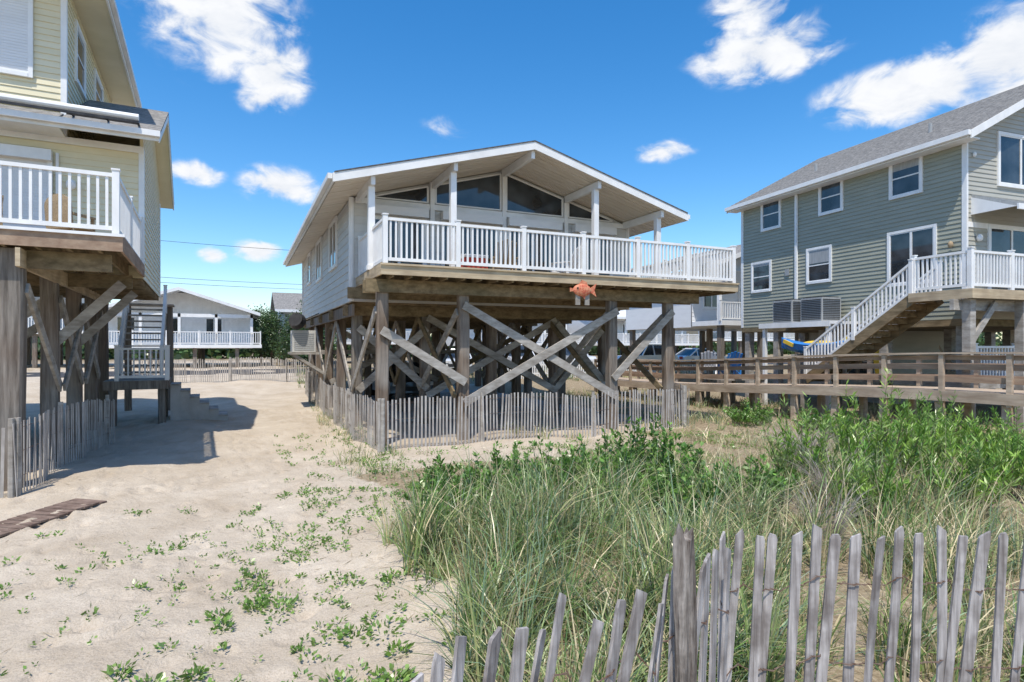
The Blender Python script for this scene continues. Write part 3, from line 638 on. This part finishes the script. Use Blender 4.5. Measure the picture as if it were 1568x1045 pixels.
sand_fence('sand_fence',[(-6,10.5),(-2.95,10.75),(-2.88,13),(-2.75,16.3)],1.05)
sand_fence('sand_fence',[(-4.2,31.5),(-.5,32.0),(2,31.2),(4.4,30.5)],1.1)
sand_fence('sand_fence',[(2.4,23.6),(2.6,27),(4.4,30.5)],1.1)
F=empty('sand_fence'); f=MB()
def fp(s):
    pts=[(.30,1.31),(.40,1.36),(.544,1.456),(.894,1.516),(1.2,1.54),(1.575,1.70),(1.84,1.854),(3.0,1.38),(4.2,.9)]
    acc=0
    for a,c in zip(pts[:-1],pts[1:]):
        L=math.dist(a,c)
        if s<=acc+L:
            t=(s-acc)/L; return (a[0]+(c[0]-a[0])*t,a[1]+(c[1]-a[1])*t,(c[0]-a[0])/L,(c[1]-a[1])/L)
        acc+=L
    return None
s=0; i=0
wires=[[],[],[]]
while True:
    P=fp(s)
    if P is None: break
    x,y,dx,dy=P; 
    near=max(0,min(1,(1.35-s)/.4))
    zt=1.435+random.uniform(-.03,.02)-near*random.uniform(-.02,.07)-(.1 if random.random()<.08 else 0)
    lean=.08+.13*near+random.gauss(0,.026+.03*near)
    z0=zt-1.25; w=random.uniform(.030,.044); th=random.uniform(.009,.013)
    nseg=8; vs=[];fs=[]; bend=random.gauss(0,.014); yaw=random.gauss(0,.18); cx=dx*math.cos(yaw)-dy*math.sin(yaw); cy=dx*math.sin(yaw)+dy*math.cos(yaw)
    fwd=random.gauss(0,.02)
    for k in range(nseg+1):
        t=k/nseg if k<nseg-1 else (.985 if k==nseg-1 else 1); off=lean*(t-1)*1.25+bend*math.sin(math.pi*t)
        px=x+dx*off-dy*fwd*t; py=y+dy*off+dx*fwd*t; ww=w*(1+random.uniform(-.06,.06))*(1 if k<nseg else random.uniform(.5,.95))
        sh=(random.uniform(-.012,.012) if k==nseg else 0)
        zz=z0+1.25*t
        for (a,bb,dz) in ((-1,-1,-sh),(1,-1,sh),(1,1,sh),(-1,1,-sh)):
            vs.append((px+cx*a*ww/2-cy*bb*th/2,py+cy*a*ww/2+cx*bb*th/2,zz+dz))
    for k in range(nseg):
        for j in range(4): fs.append((k*4+j,k*4+(j+1)%4,k*4+4+(j+1)%4,k*4+4+j))
    fs.append((0,3,2,1)); fs.append(tuple(range(nseg*4,nseg*4+4)))
    f.add(vs,fs,'picket')
    for wi_,zr in enumerate((.30,.70,1.03)):
        t=zr/1.25; off=lean*(t-1)*1.25
        sg=1 if i%2 else -1
        zz=z0+zr-.02*math.sin(s*5)
        wires[wi_].append((x+dx*off+dy*.014*sg-dy*fwd*t,y+dy*off-dx*.014*sg+dx*fwd*t,zz))
        wires[wi_].append((x+dx*(off+.045),y+dy*(off+.045),zz))
    s+=random.uniform(.078,.098); i+=1
for wl in wires:
    for a,c in zip(wl[:-1],wl[1:]):
        f.cyl(a,c,.0019,.0019,5,'wire')
        a2=(a[0],a[1],a[2]+.006); c2=(c[0],c[1],c[2]-.006); f.cyl(a2,c2,.0017,.0017,5,'wire')
px,py=1.36,1.555
lv=18; vs=[];fs=[];nn_=16
for k in range(lv+1):
    t=k/lv
    for j in range(nn_):
        a=2*math.pi*j/nn_; rr=.033*(1+.2*math.sin(3*a+t*5)+.13*math.sin(5*a-t*9)+random.uniform(-.1,.1))
        vs.append((px+rr*math.cos(a)-.03*t,py+rr*math.sin(a)*.9,.1+1.50*t+(random.uniform(-.04,.015) if k==lv else 0)))
for k in range(lv):
    for j in range(nn_): fs.append((k*nn_+j,k*nn_+(j+1)%nn_,(k+1)*nn_+(j+1)%nn_,(k+1)*nn_+j))
vs.append((px-.03,py,1.57)); 
for j in range(nn_): fs.append((lv*nn_+j,lv*nn_+(j+1)%nn_,len(vs)-1))
f.add(vs,fs,'postdark')
f.finish('pickets_post_and_wire',F)
mt=MB(); a0=Vector((-1.95,10.0,0)); a1=Vector((-3.3,8.15,0)); dv=(a1-a0).normalized(); sv=Vector((-dv.y,dv.x,0))
for i in range(19):
    c=a0+dv*(.12*i); z=float(g(c.x,c.y))+.012; mt.beam((c-sv*.26)+Vector((0,0,z)),(c+sv*.26)+Vector((0,0,z+random.uniform(-.008,.008))),.105,.025,'mat')
mt.finish('wooden_sand_mat')

# ================================================================== BACKGROUND HOUSES
def bg_house(name,x0,x1,y0,y1,zf,ze,zr,wall,roof,porch=True,axis='y'):
    e=empty(name); w=MB(); xc=(x0+x1)/2; sl=(zr-ze)/((x1-x0)/2+.5)
    yw=y0+2.0 if porch else y0
    w.box(x0,x1,yw,y1,zf-.3,ze,wall)
    if axis=='y':
        siding(w,(x0,yw,0),(1,0,0),(0,-1,0),zf-.3,zr-.1,lambda z:(0,x1-x0) if z<ze else (max(0,xc-(zr-z)/sl-x0),min(x1-x0,xc+(zr-z)/sl-x0)),wall,.2)
        for xa,xb in ((x0-.5,xc),(x1+.5,xc)):
            w.prism([(xa,y0-.4,ze),(xb,y0-.4,zr),(xb,y0-.4,zr+.12),(xa,y0-.4,ze+.12)],(0,y1-y0+.8,0),roof); w.prism([(xa,y0-.45,ze-.1),(xb,y0-.45,zr-.1),(xb,y0-.45,zr+.13),(xa,y0-.45,ze+.13)],(0,.04,0),'white')
    else:
        siding(w,(x0,yw,0),(1,0,0),(0,-1,0),zf-.3,ze,lambda z:(0,x1-x0),wall,.2)
        yc=(y0+y1)/2
        for ya,yb in ((y0-.5,yc),(y1+.5,yc)):
            w.prism([(x0-.5,ya,ze),(x0-.5,yb,zr),(x0-.5,yb,zr+.12),(x0-.5,ya,ze+.12)],(x1-x0+1,0,0),roof)
        w.box(x0-.5,x1+.5,y0-.56,y0-.505,ze-.1,ze+.13,'white')
        w.prism([(x0,y0,ze),(x0,y1,ze),(x0,yc,zr)],(x1-x0,0,0),wall)
    k=int((x1-x0)/2.6)
    for i in range(k):
        a=x0+.8+i*(x1-x0-1.2)/k; window(w,(0,yw,0),(1,0,0),(0,-1,0),a,a+1.1,zf+.8,zf+2.0,.1,2,False)
    if porch:
        w.box(x0,x1+.6,y0-.2,yw,zf-.25,zf,'white'); railing(w,(x0,y0-.1),(x1+.5,y0-.1),zf,.95,2.2,gap=.16,bal=.05)
        xx=x0+.1
        while xx<x1+.1: w.box(xx-.09,xx+.09,y0,y0+.16,zf,ze,'white'); xx+=2.4
        w.box(x0,x1,y0,y0+.15,ze-.25,ze,'white')
    xx=x0+.3
    while xx<x1:
        for yy in (y0+.2,(y0+y1)/2,y1-.3): w.box(xx-.13,xx+.13,yy-.13,yy+.13,0,zf-.25,'pile2')
        xx+=2.8
    w.finish('house_body',e)
bg_house('white_cottage',-9,.8,49,60,2.3,4.55,6.3,'white','roofwhite')
bg_house('grey_cottage',-22,-11,52,62,3.3,6.0,7.8,'sidgrey','shingle_d')
bg_house('gabled_cottage',33,45,50,60,2.5,5.0,7.0,'shutter','roofwhite',True,axis='x')
bg_house('white_cottage',20,31,52,62,2.5,5.0,6.6,'shutter','shingle',True)
bg_house('white_deck_house',22.0,31,23,31,3.5,6.3,8.0,'shutter','shingle',True)
bg_house('grey_cottage',47,58,49,60,3.0,6.0,8.2,'sidgreen_lit','shingle')
bg_house('grey_cottage',3,15,53,62,2.6,5.1,6.9,'shutter','shingle',True,axis='x')
mb=MB()
def vf(p,q):
    L=math.dist(p,q); n=int(L/.14); d=((q[0]-p[0])/L,(q[1]-p[1])/L)
    for i in range(n): 
        x=p[0]+d[0]*i*.14; y=p[1]+d[1]*i*.14; z=float(g(x,y)); mb.box(x-.035,x+.035,y-.012,y+.012,z,z+.9+(.2 if i%17==0 else 0),'white')
    mb.beam((p[0],p[1]+.02,float(g(*p))+.75),(q[0],q[1]+.02,float(g(*q))+.75),.03,.09,'white'); mb.beam((p[0],p[1]+.02,float(g(*p))+.25),(q[0],q[1]+.02,float(g(*q))+.25),.03,.09,'white')
vf((13,30.3),(30,30.3)); mb.finish('white_picket_fence')
U=empty('utility_pole',(0,0,0)); u=MB()
for X in (-14,22,62):
    u.cyl((X,62,0),(X,62,12.2),.16,.11,8,'pile'); u.box(X-1,X+1,61.9,62.1,11.5,11.65,'pile')
for (z,y0) in ((12.0,62),(8.7,62.1),(8.2,61.8)):
    for a,c in ((-14,22),(22,62),(-60,-14)):
        pr=None
        for k in range(17):
            t=k/16; P=(a+(c-a)*t,y0,z-1.2*4*t*(1-t)*.35)
            if pr: u.cyl(pr,P,.022,.022,4,'dark')
            pr=P
u.finish('poles_and_wires',U)

# ================================================================== VEGETATION
def blades(px,py,pz,h,dirx,diry,lean,w,segs=4):
    n=len(px); T=np.linspace(0,1,segs+1); V=np.zeros((n,segs+1,2,3))
    fa=rng.uniform(0,2*np.pi,n); wx,wy=np.cos(fa),np.sin(fa)
    for k,t in enumerate(T):
        b=lean*t**1.9; cx=px+dirx*h*b; cy=py+diry*h*b; cz=pz+h*(t-.42*lean*t**2.6)
        ww=w*(1-t**2.2)*.5+.0004
        V[:,k,0]=np.stack([cx-wx*ww,cy-wy*ww,cz],-1); V[:,k,1]=np.stack([cx+wx*ww,cy+wy*ww,cz],-1)
    base=(np.arange(n)*(segs+1)*2)[:,None]; q=[]
    for k in range(segs): q.append(np.concatenate([base+2*k,base+2*k+1,base+2*k+3,base+2*k+2],1))
    Q=np.stack(q,1).reshape(-1,4)
    return V.reshape(-1,3),Q,(segs+1)*2
PAL=np.array([(.23,.32,.10),(.13,.23,.06),(.31,.38,.16),(.22,.31,.19),(.38,.40,.17),(.62,.52,.31),(.15,.23,.13)])
def grass(name,cx,cy,per,h,spread,w,dry=.15,lean=(.15,.9)):
    cx=np.asarray(cx);cy=np.asarray(cy);n=len(cx)
    per=np.asarray(per)*np.ones(n,int); idx=np.repeat(np.arange(n),per); m_=len(idx)
    a=rng.uniform(0,2*np.pi,m_); rr=spread*np.sqrt(rng.uniform(0,1,m_))
    px=cx[idx]+rr*np.cos(a); py=cy[idx]+rr*np.sin(a); pz=g(px,py)-.02
    ch=(np.asarray(h)*np.ones(n)*rng.uniform(.5,1.35,n))[idx]*rng.uniform(.4,1.1,m_)
    a2=a+rng.normal(0,.6,m_); ln=rng.uniform(lean[0],lean[1],m_)
    dx=np.cos(a2)+.35; dy=np.sin(a2)-.1; l=np.hypot(dx,dy)+1e-6
    V,Q,k=blades(px,py,pz,ch,dx/l,dy/l,ln,w*rng.uniform(.5,1.4,m_))
    cc=rng.integers(0,5,n)[idx]; pick=np.where(rng.uniform(0,1,m_)<.6,cc,rng.integers(0,7,m_)); pick=np.where(rng.uniform(0,1,m_)<dry,5,pick)
    col=PAL[pick]*rng.uniform(.6,1.3,(m_,1))*rng.uniform(.65,1.3,n)[idx][:,None]
    return npmesh(name,V,Q,M['grass'],np.repeat(col,k,0))
def scat(n,x0,x1,y0,y1,cond):
    x=rng.uniform(x0,x1,n*4); y=rng.uniform(y0,y1,n*4); k=cond(x,y); return x[k][:n],y[k][:n]
def patch(x,y,s,o):
    return .5+.25*np.sin(x*s+o)*np.cos(y*s*1.3+o*2)+.25*np.sin((x+y)*s*1.7+o*3)*np.cos((x-y)*s*.8)
x,y=scat(330,1.2,5.2,2.4,6.6,lambda x,y:(x>vb(y)+.1)&(x<.72*y+1.3)&(rng.uniform(0,1,x.shape)<1.9*patch(x,y,2.6,1)-.5))
grass('beach_grass',x,y,34,.64+.36*patch(x,y,1.3,4),.08,.0115,.14,(.08,1.0))
x,y=scat(170,1.6,5.2,2.6,7,lambda x,y:(x>vb(y)+.1)&(x<.72*y+1.3))
grass('beach_grass',x,y,10,.44,.16,.008,.5,(.2,1.2))
x,y=scat(310,2.2,9.5,1.6,6.0,lambda x,y:(y>2.35-.48*(x-2.2)+.3)&(x>.72*y+.9)&(x<9)&(rng.uniform(0,1,x.shape)<1.9*patch(x,y,2.0,2)-.5))
grass('beach_grass',x,y,24,.50+.44*patch(x,y,1.1,5),.10,.011,.28,(.08,1.0))
x,y=scat(70,.9,2.6,1.9,3.2,lambda x,y:(x>vb(y)-.35)&(y>1.95))
grass('beach_grass',x,y,12,.45,.12,.009,.2)
x,y=scat(360,2.2,15,6.5,12.2,lambda x,y:(x>vb(y)+.2)&(rng.uniform(0,1,x.shape)<(patch(x,y,1.3,7)-.35)*1.6)&~((y>10.0)&(x<9.5)&(rng.uniform(0,1,x.shape)<.9)))
grass('beach_grass',x,y,12,.22+.16*patch(x,y,1,3),.12,.008,.58,(.3,1.2))
x,y=scat(420,6,22,3,14,lambda x,y:(y>.35*x)&(rng.uniform(0,1,x.shape)<1.7*patch(x,y,1.3,3)-.55)&~((x>14.7)&(x<16.5)&(rng.uniform(0,1,x.shape)<.6)))
grass('beach_grass',x,y,14,.30+.24*patch(x,y,.7,8),.15,.010,.5,(.2,1.1))
x,y=scat(380,11.3,18,12,24,lambda x,y:(rng.uniform(0,1,x.shape)<patch(x,y,.6,1)))
grass('beach_grass',x,y,12,.35,.2,.014,.3)
x,y=scat(150,1.7,2.9,10,24,lambda x,y:(x>1.55+.06*(y-10)))
grass('beach_grass',x,y,10,.26,.12,.010,.3)
x,y=scat(400,2.5,30,28.8,36,lambda x,y:x>0)
grass('beach_grass',x,y,12,.5,.3,.03,.2)
x=np.concatenate([rng.uniform(1.8,9,90)]); y=np.concatenate([rng.uniform(3,7,90)]); k_=(x>vb(y)+.2)&(y>2.6-.4*(x-2)); x=x[k_];y=y[k_]
grass('dry_seed_stalks',x,y,6,.95,.08,.007,.8,(.1,.6))
def leaves(px,py,pz,dirs,L,Wd):
    n=len(px); P=np.stack([px,py,pz],-1); dirs=dirs/np.linalg.norm(dirs,axis=1,keepdims=True)
    r_=rng.normal(size=(n,3)); sd=np.cross(dirs,r_); sd/=np.linalg.norm(sd,axis=1,keepdims=True)+1e-9
    nr=np.cross(dirs,sd); L=L[:,None];Wd=Wd[:,None]
    v0=P; v1=P+dirs*L*.5+sd*Wd*.5+nr*Wd*.12; v2=P+dirs*L; v3=P+dirs*L*.5-sd*Wd*.5+nr*Wd*.12
    V=np.stack([v0,v1,v2,v3],1).reshape(-1,3); Q=np.arange(n*4).reshape(-1,4); return V,Q
def brush(cx,cy,rad,h,n):
    e=empty('dead_brush',(0,0,0)); a=rng.uniform(0,6.28,n); x=cx+rad*.25*np.cos(a); y=cy+rad*.25*np.sin(a)
    V,Q,k=blades(x,y,g(x,y),h*rng.uniform(.5,1.1,n),np.cos(a),np.sin(a),rng.uniform(.3,.9,n),np.full(n,.006)); c=np.array([(.42,.37,.33)])*rng.uniform(.7,1.2,(n,1))
    npmesh('twigs',V,Q,M['grass'],np.repeat(c,k,0),e)
for (cx,cy,h) in ((8.0,6.6,1.1),(8.5,6.9,1.0),(5.6,4.3,.7),(9.6,6.3,1.0),(6.9,5.2,1.0)): brush(cx,cy,.5,h,240)
def sprouts(name,cx,cy,per,rad,L,cols):
    n=len(cx); idx=np.repeat(np.arange(n),per); m_=len(idx); a=rng.uniform(0,2*np.pi,m_); rr=rad*np.sqrt(rng.uniform(0,1,m_))*rng.uniform(.4,1.3,n)[idx]
    px=cx[idx]+rr*np.cos(a); py=cy[idx]+rr*np.sin(a); pz=g(px,py)+rng.uniform(-.005,.045,m_)
    d_=np.stack([np.cos(a)+rng.normal(0,.5,m_),np.sin(a)+rng.normal(0,.5,m_),rng.uniform(.15,1.3,m_)],-1)
    V,Q=leaves(px,py,pz,d_,L*rng.uniform(.6,1.4,m_),L*.55*rng.uniform(.6,1.3,m_))
    c=np.array(cols)[rng.integers(0,len(cols),m_)]*rng.uniform(.75,1.3,(m_,1)); return npmesh(name,V,Q,M['leaf'],np.repeat(c,4,0))
GS=[(.15,.27,.05),(.20,.34,.07),(.13,.23,.06),(.25,.36,.10)]
x,y=scat(380,-3.6,2.4,3.0,9.5,lambda x,y:(x<vb(y)+.3)&(rng.uniform(0,1,x.shape)<(.12+.8*np.exp(-((x-vb(y)+.8)/1.1)**2))*(patch(x,y,2.6,2)*1.5-.25)))
sprouts('beach_ground_cover',x,y,16,.062,.042,GS)
x,y=scat(26,-.8,1.5,3.4,5.8,lambda x,y:(x<vb(y)+.2)); sprouts('beach_ground_cover',x,y,50,.14,.05,GS)
x,y=scat(150,-3.5,3,8,16,lambda x,y:(x>.7)&(x<vb(y)+1)); sprouts('beach_ground_cover',x,y,10,.06,.045,GS)
x,y=scat(480,2.0,14,6,12,lambda x,y:(x>vb(y))&(rng.uniform(0,1,x.shape)<1.5*patch(x,y,1.5,5)-.35)); sprouts('beach_ground_cover',x,y,18,.14,.05,GS)
x=rng.normal(-.2,1.0,190); y=rng.uniform(3,8,190); k_=x<vb(y); sprouts('beach_ground_cover',x[k_],y[k_],7,.035,.035,GS)
n=5200; x=rng.uniform(-3,9,n); y=rng.uniform(2.2,12.2,n); k=(x>vb(y)-.8)|(rng.uniform(0,1,n)<.16); x=x[k];y=y[k]; n=len(x); a=rng.uniform(0,6.28,n); L=rng.uniform(.04,.2,n)
dirs=np.stack([np.cos(a),np.sin(a),rng.uniform(-.02,.16,n)],-1); Vv,Qq=leaves(x,y,g(x,y)+.008,dirs,L,np.full(n,.007)); c=np.array([(.46,.38,.26),(.30,.24,.16),(.55,.48,.36)])[rng.integers(0,3,n)]
npmesh('straw_litter',Vv,Qq,M['grass'],np.repeat(c,4,0))
def shrub(name,cx,cy,rad,h,stems,per,L,cols,wd=.38,up=1.1,hv=(.6,1.12)):
    e=empty(name,(cx,cy,0)); a=rng.uniform(0,2*np.pi,stems); rr=rad*np.sqrt(rng.uniform(0,1,stems)); sx=rr*np.cos(a); sy=rr*np.sin(a)*.8
    hh=h*(1-.4*(rr/rad)**2)*rng.uniform(hv[0],hv[1],stems); lx=sx*.35+rng.normal(0,.07,stems); ly=sy*.35+rng.normal(0,.07,stems)
    gz=g(cx+sx,cy+sy); mb=MB()
    for i in range(stems): mb.cyl((sx[i]*.6,sy[i]*.6,gz[i]-.03),(sx[i]+lx[i],sy[i]+ly[i],gz[i]+hh[i]*.95),.006,.002,4,'bark')
    mb.finish('stems',e)
    idx=np.repeat(np.arange(stems),per); m_=len(idx); t=rng.uniform(.22,1,m_)**.75
    px=sx[idx]*(.6+.4*t)+lx[idx]*t; py=sy[idx]*(.6+.4*t)+ly[idx]*t; pz=gz[idx]+hh[idx]*t
    b_=rng.uniform(0,2*np.pi,m_); d_=np.stack([np.cos(b_),np.sin(b_),rng.normal(up,.5,m_)],-1)
    LL=L*rng.uniform(.6,1.25,m_)*(1.15-.4*t); V,Q=leaves(px,py,pz,d_,LL,LL*wd)
    c=np.array(cols)[rng.integers(0,len(cols),stems)][idx]*rng.uniform(.75,1.25,(m_,1))*rng.uniform(.7,1.2,stems)[idx][:,None]; npmesh('leaves',V,Q,M['leaf'],np.repeat(c,4,0),e)
BG=[(.12,.25,.04),(.18,.34,.06),(.09,.19,.035),(.23,.38,.09)]
for (cx,cy,rd,h) in ((2.5,7.4,.5,.6),(3.05,7.0,.55,.80),(3.7,6.9,.6,.76),(4.35,6.5,.55,.88),(4.85,6.4,.42,1.1),(5.1,5.8,.5,.75),(3.9,6.0,.5,.74),(4.5,5.2,.42,.7),(2.2,6.3,.35,.5),(5.9,7.2,.3,.35),(6.3,8.8,.3,.3),(5.6,5.3,.4,.6),(3.2,6.1,.4,.7)):
    shrub('bayberry_shrub',cx,cy,rd,h,56,34,.105,BG,.42,.9,(.45,1.2))
BY=[(.24,.41,.06),(.30,.47,.08),(.14,.28,.045),(.32,.46,.13)]
for (cx,cy,rd,h) in ((7.1,5.8,.45,1.2),(7.8,5.3,.5,1.4),(8.7,5.5,.5,1.1),(8.2,4.4,.45,1.0),(9.5,4.5,.45,.95),(6.8,4.7,.4,.8),(9.9,5.8,.45,1.1),(10.9,6.4,.55,1.2),(10.6,4.6,.45,.95),(11.8,5.6,.55,1.05)):
    shrub('seaside_goldenrod',cx,cy,rd,h,36,46,.135,BY,.17,1.3,(.35,1.25))
for (cx,cy,rd,h) in ((13.2,9.5,.6,.6),(12.2,8.6,.5,.5),(13.8,7.6,.6,.7),(12.6,12.0,.5,.5),(13.6,13.0,.6,.6),(13.9,11,.5,.5)):
    shrub('bayberry_shrub',cx,cy,rd,h,50,30,.10,BG,.4,.9,(.4,1.2))
def tree(name,x,y,h,r,cols,trunk=.12,nl=5000,conif=False,lf=.16):
    z=float(g(x,y)); e=empty(name,(x,y,z)); mb=MB(); mb.cyl((0,0,-.2),(.1,0,h*.85),trunk,trunk*.25,8,'bark'); C=[]
    nb_=26
    for i in range(nb_):
        t=.22+.76*i/nb_; a=i*2.4+random.random(); rr=r*((1.05-t) if conif else math.sin(math.pi*min(1,t*.9+.05))**.6)*random.uniform(.6,1.1)
        p=(.1*t,0,h*t*.9); q=(rr*math.cos(a),rr*math.sin(a),h*t*.9+rr*(.15 if conif else .5)); mb.cyl(p,q,trunk*.3*(1.1-t),.01,5,'bark'); 
        for s in (.45,.75,1.0): C.append((p[0]+(q[0]-p[0])*s,p[1]+(q[1]-p[1])*s,p[2]+(q[2]-p[2])*s,.16*r+.1))
    mb.finish('trunk_and_limbs',e); C=np.array(C); i_=rng.integers(0,len(C),nl); off=rng.normal(0,1,(nl,3))*C[i_,3:4]*np.array([1,1,.7]); P=C[i_,:3]+off
    d_=rng.normal(0,1,(nl,3)); LL=lf*rng.uniform(.6,1.3,nl); V,Q=leaves(P[:,0],P[:,1],P[:,2],d_,LL,LL*.6); c=np.array(cols)[rng.integers(0,len(cols),len(C))][i_]*rng.uniform(.7,1.3,(nl,1))
    npmesh('foliage',V,Q,M['leaf'],np.repeat(c,4,0),e)
DG=[(.055,.10,.035),(.075,.135,.045),(.04,.075,.032),(.10,.16,.05)]
for (x,y,h,r,cf) in ((2.2,52,4.6,1.7,True),(3.6,47,4.0,1.6,True),(5.0,50,5.2,1.9,True),(1.6,58,5.0,2.0,False),(4.4,40,2.2,1.2,False),(6.5,54,5.5,2.2,False)):
    tree('cedar_tree' if cf else 'shade_tree',x,y,h,r,DG,conif=cf,nl=5000)
n=40000; x=rng.uniform(-110,190,n); hb=3.2+1.6*np.sin(x*.13)+1.0*np.sin(x*.41+2)+.7*np.sin(x*1.1); y=88+rng.normal(0,4,n); z=.5+rng.uniform(0,1,n)**.8*hb
Vv,Qq=leaves(x,y,z,rng.normal(0,1,(n,3)),np.full(n,1.1),np.full(n,.7)); c=np.array(DG)[rng.integers(0,4,n)]*rng.uniform(.7,1.3,(n,1)); npmesh('distant_tree_line',Vv,Qq,M['leaf'],np.repeat(c,4,0))

# ================================================================== LIGHT / WORLD / CAMERA
sd=Vector((.27,.41,-1)).normalized(); el=math.asin(-sd.z); az=math.atan2(-sd.x,-sd.y)
W=bpy.data.worlds.new('World'); S.world=W; W.use_nodes=True; nt=W.node_tree; bg=nt.nodes['Background']; bg.inputs[1].default_value=.15
sky=N(nt,'ShaderNodeTexSky',sky_type='NISHITA'); sky.sun_disc=False; sky.sun_elevation=el; sky.sun_rotation=az%(2*math.pi); sky.altitude=0; sky.air_density=1.0; sky.dust_density=.6; sky.ozone_density=2.0
tc=N(nt,'ShaderNodeTexCoord'); se=N(nt,'ShaderNodeSeparateXYZ'); nt.links.new(tc.outputs['Generated'],se.inputs[0])
def mth(op,a,b=None,clamp=False):
    n=N(nt,'ShaderNodeMath',operation=op); n.use_clamp=clamp
    for i,v in enumerate((a,b)):
        if v is None: continue
        if isinstance(v,(int,float)): n.inputs[i].default_value=v
        else: nt.links.new(v,n.inputs[i])
    return n.outputs[0]
AZ=mth('MULTIPLY',mth('ARCTAN2',se.outputs[0],se.outputs[1]),180/math.pi); EL=mth('MULTIPLY',mth('ARCSINE',se.outputs[2]),180/math.pi)
cv=N(nt,'ShaderNodeCombineXYZ'); nt.links.new(AZ,cv.inputs[0]); nt.links.new(EL,cv.inputs[1])
cn=N(nt,'ShaderNodeTexNoise'); cn.inputs['Scale'].default_value=.33; cn.inputs['Detail'].default_value=7; cn.inputs['Roughness'].default_value=.58; cn.inputs['Distortion'].default_value=.4
mp=N(nt,'ShaderNodeMapping'); mp.inputs['Scale'].default_value=(.75,1.3,1); mp.inputs['Rotation'].default_value=(0,0,.12); nt.links.new(cv.outputs[0],mp.inputs[0]); nt.links.new(mp.outputs[0],cn.inputs['Vector'])
CL=[(-1.5,26.5,8.5,6.0,.95),(2.6,23.2,4.2,4.0,1.0),(3.2,14.1,4.6,2.2,1.05),(-3.5,14.4,3.0,1.4,.9),(1.3,8.35,3.0,1.3,1.0),(-2.3,7.8,1.7,1.0,.85),(1.8,21.0,3.4,1.8,.8),
    (47.5,24.6,8.0,3.2,1.05),(46.5,28.0,5.0,3.0,.85),(58.6,19.6,8.6,3.2,1.2),(64.5,20.6,6.0,4.2,1.2),(38.8,17.6,3.6,1.3,.8),(18,20,3,2,.4),(85,28,12,6,.9),(-35,26,12,6,.9),(150,30,20,8,1)]
acc=None
for (a,e_,ra,re,st_) in CL:
    v1=N(nt,'ShaderNodeVectorMath',operation='SUBTRACT'); nt.links.new(cv.outputs[0],v1.inputs[0]); v1.inputs[1].default_value=(a,e_,0)
    v2=N(nt,'ShaderNodeVectorMath',operation='MULTIPLY'); nt.links.new(v1.outputs[0],v2.inputs[0]); v2.inputs[1].default_value=(1/ra,1/re,0)
    v3=N(nt,'ShaderNodeVectorMath',operation='LENGTH'); nt.links.new(v2.outputs[0],v3.inputs[0])
    q_=mth('MULTIPLY',mth('SUBTRACT',1.0,v3.outputs['Value'],True),st_)
    acc=q_ if acc is None else mth('MAXIMUM',acc,q_)
den=mth('ADD',mth('MULTIPLY',acc,1.4),mth('MULTIPLY',mth('SUBTRACT',cn.outputs[0],.53),3.2))
den=mth('MULTIPLY',den,mth('MULTIPLY',acc,3.0,True))
mr=N(nt,'ShaderNodeMapRange',interpolation_type='SMOOTHSTEP'); nt.links.new(den,mr.inputs[0]); mr.inputs[1].default_value=.0; mr.inputs[2].default_value=1.0
hs=N(nt,'ShaderNodeHueSaturation'); hs.inputs['Saturation'].default_value=1.4; hs.inputs['Value'].default_value=1.38; nt.links.new(sky.outputs[0],hs.inputs['Color'])
cr=ramp(nt,[(.3,(5.2,5.5,6.0)),(.62,(6.5,6.6,6.8))]); nt.links.new(cn.outputs[0],cr.inputs[0])
mx=N(nt,'ShaderNodeMixRGB'); nt.links.new(mr.outputs[0],mx.inputs[0]); nt.links.new(hs.outputs[0],mx.inputs[1]); nt.links.new(cr.outputs[0],mx.inputs[2])
nt.links.new(mx.outputs[0],bg.inputs[0])
sl=bpy.data.lights.new('sun','SUN'); sl.energy=4.8; sl.angle=R(.5); sl.color=(1,.94,.85); so=bpy.data.objects.new('sun',sl); so.rotation_euler=sd.to_track_quat('-Z','Y').to_euler(); so.location=(-10,-10,30); S.collection.objects.link(so)
cd=bpy.data.cameras.new('camera'); co=bpy.data.objects.new('camera',cd); S.collection.objects.link(co); S.camera=co
co.location=(0,0,2.2); co.rotation_euler=(R(90),0,R(-24.5)); cd.lens=20.87; cd.sensor_width=36; cd.shift_y=.0048; cd.clip_start=.05; cd.clip_end=3000
S.view_settings.view_transform='Standard'; S.view_settings.look='None'; S.view_settings.exposure=0
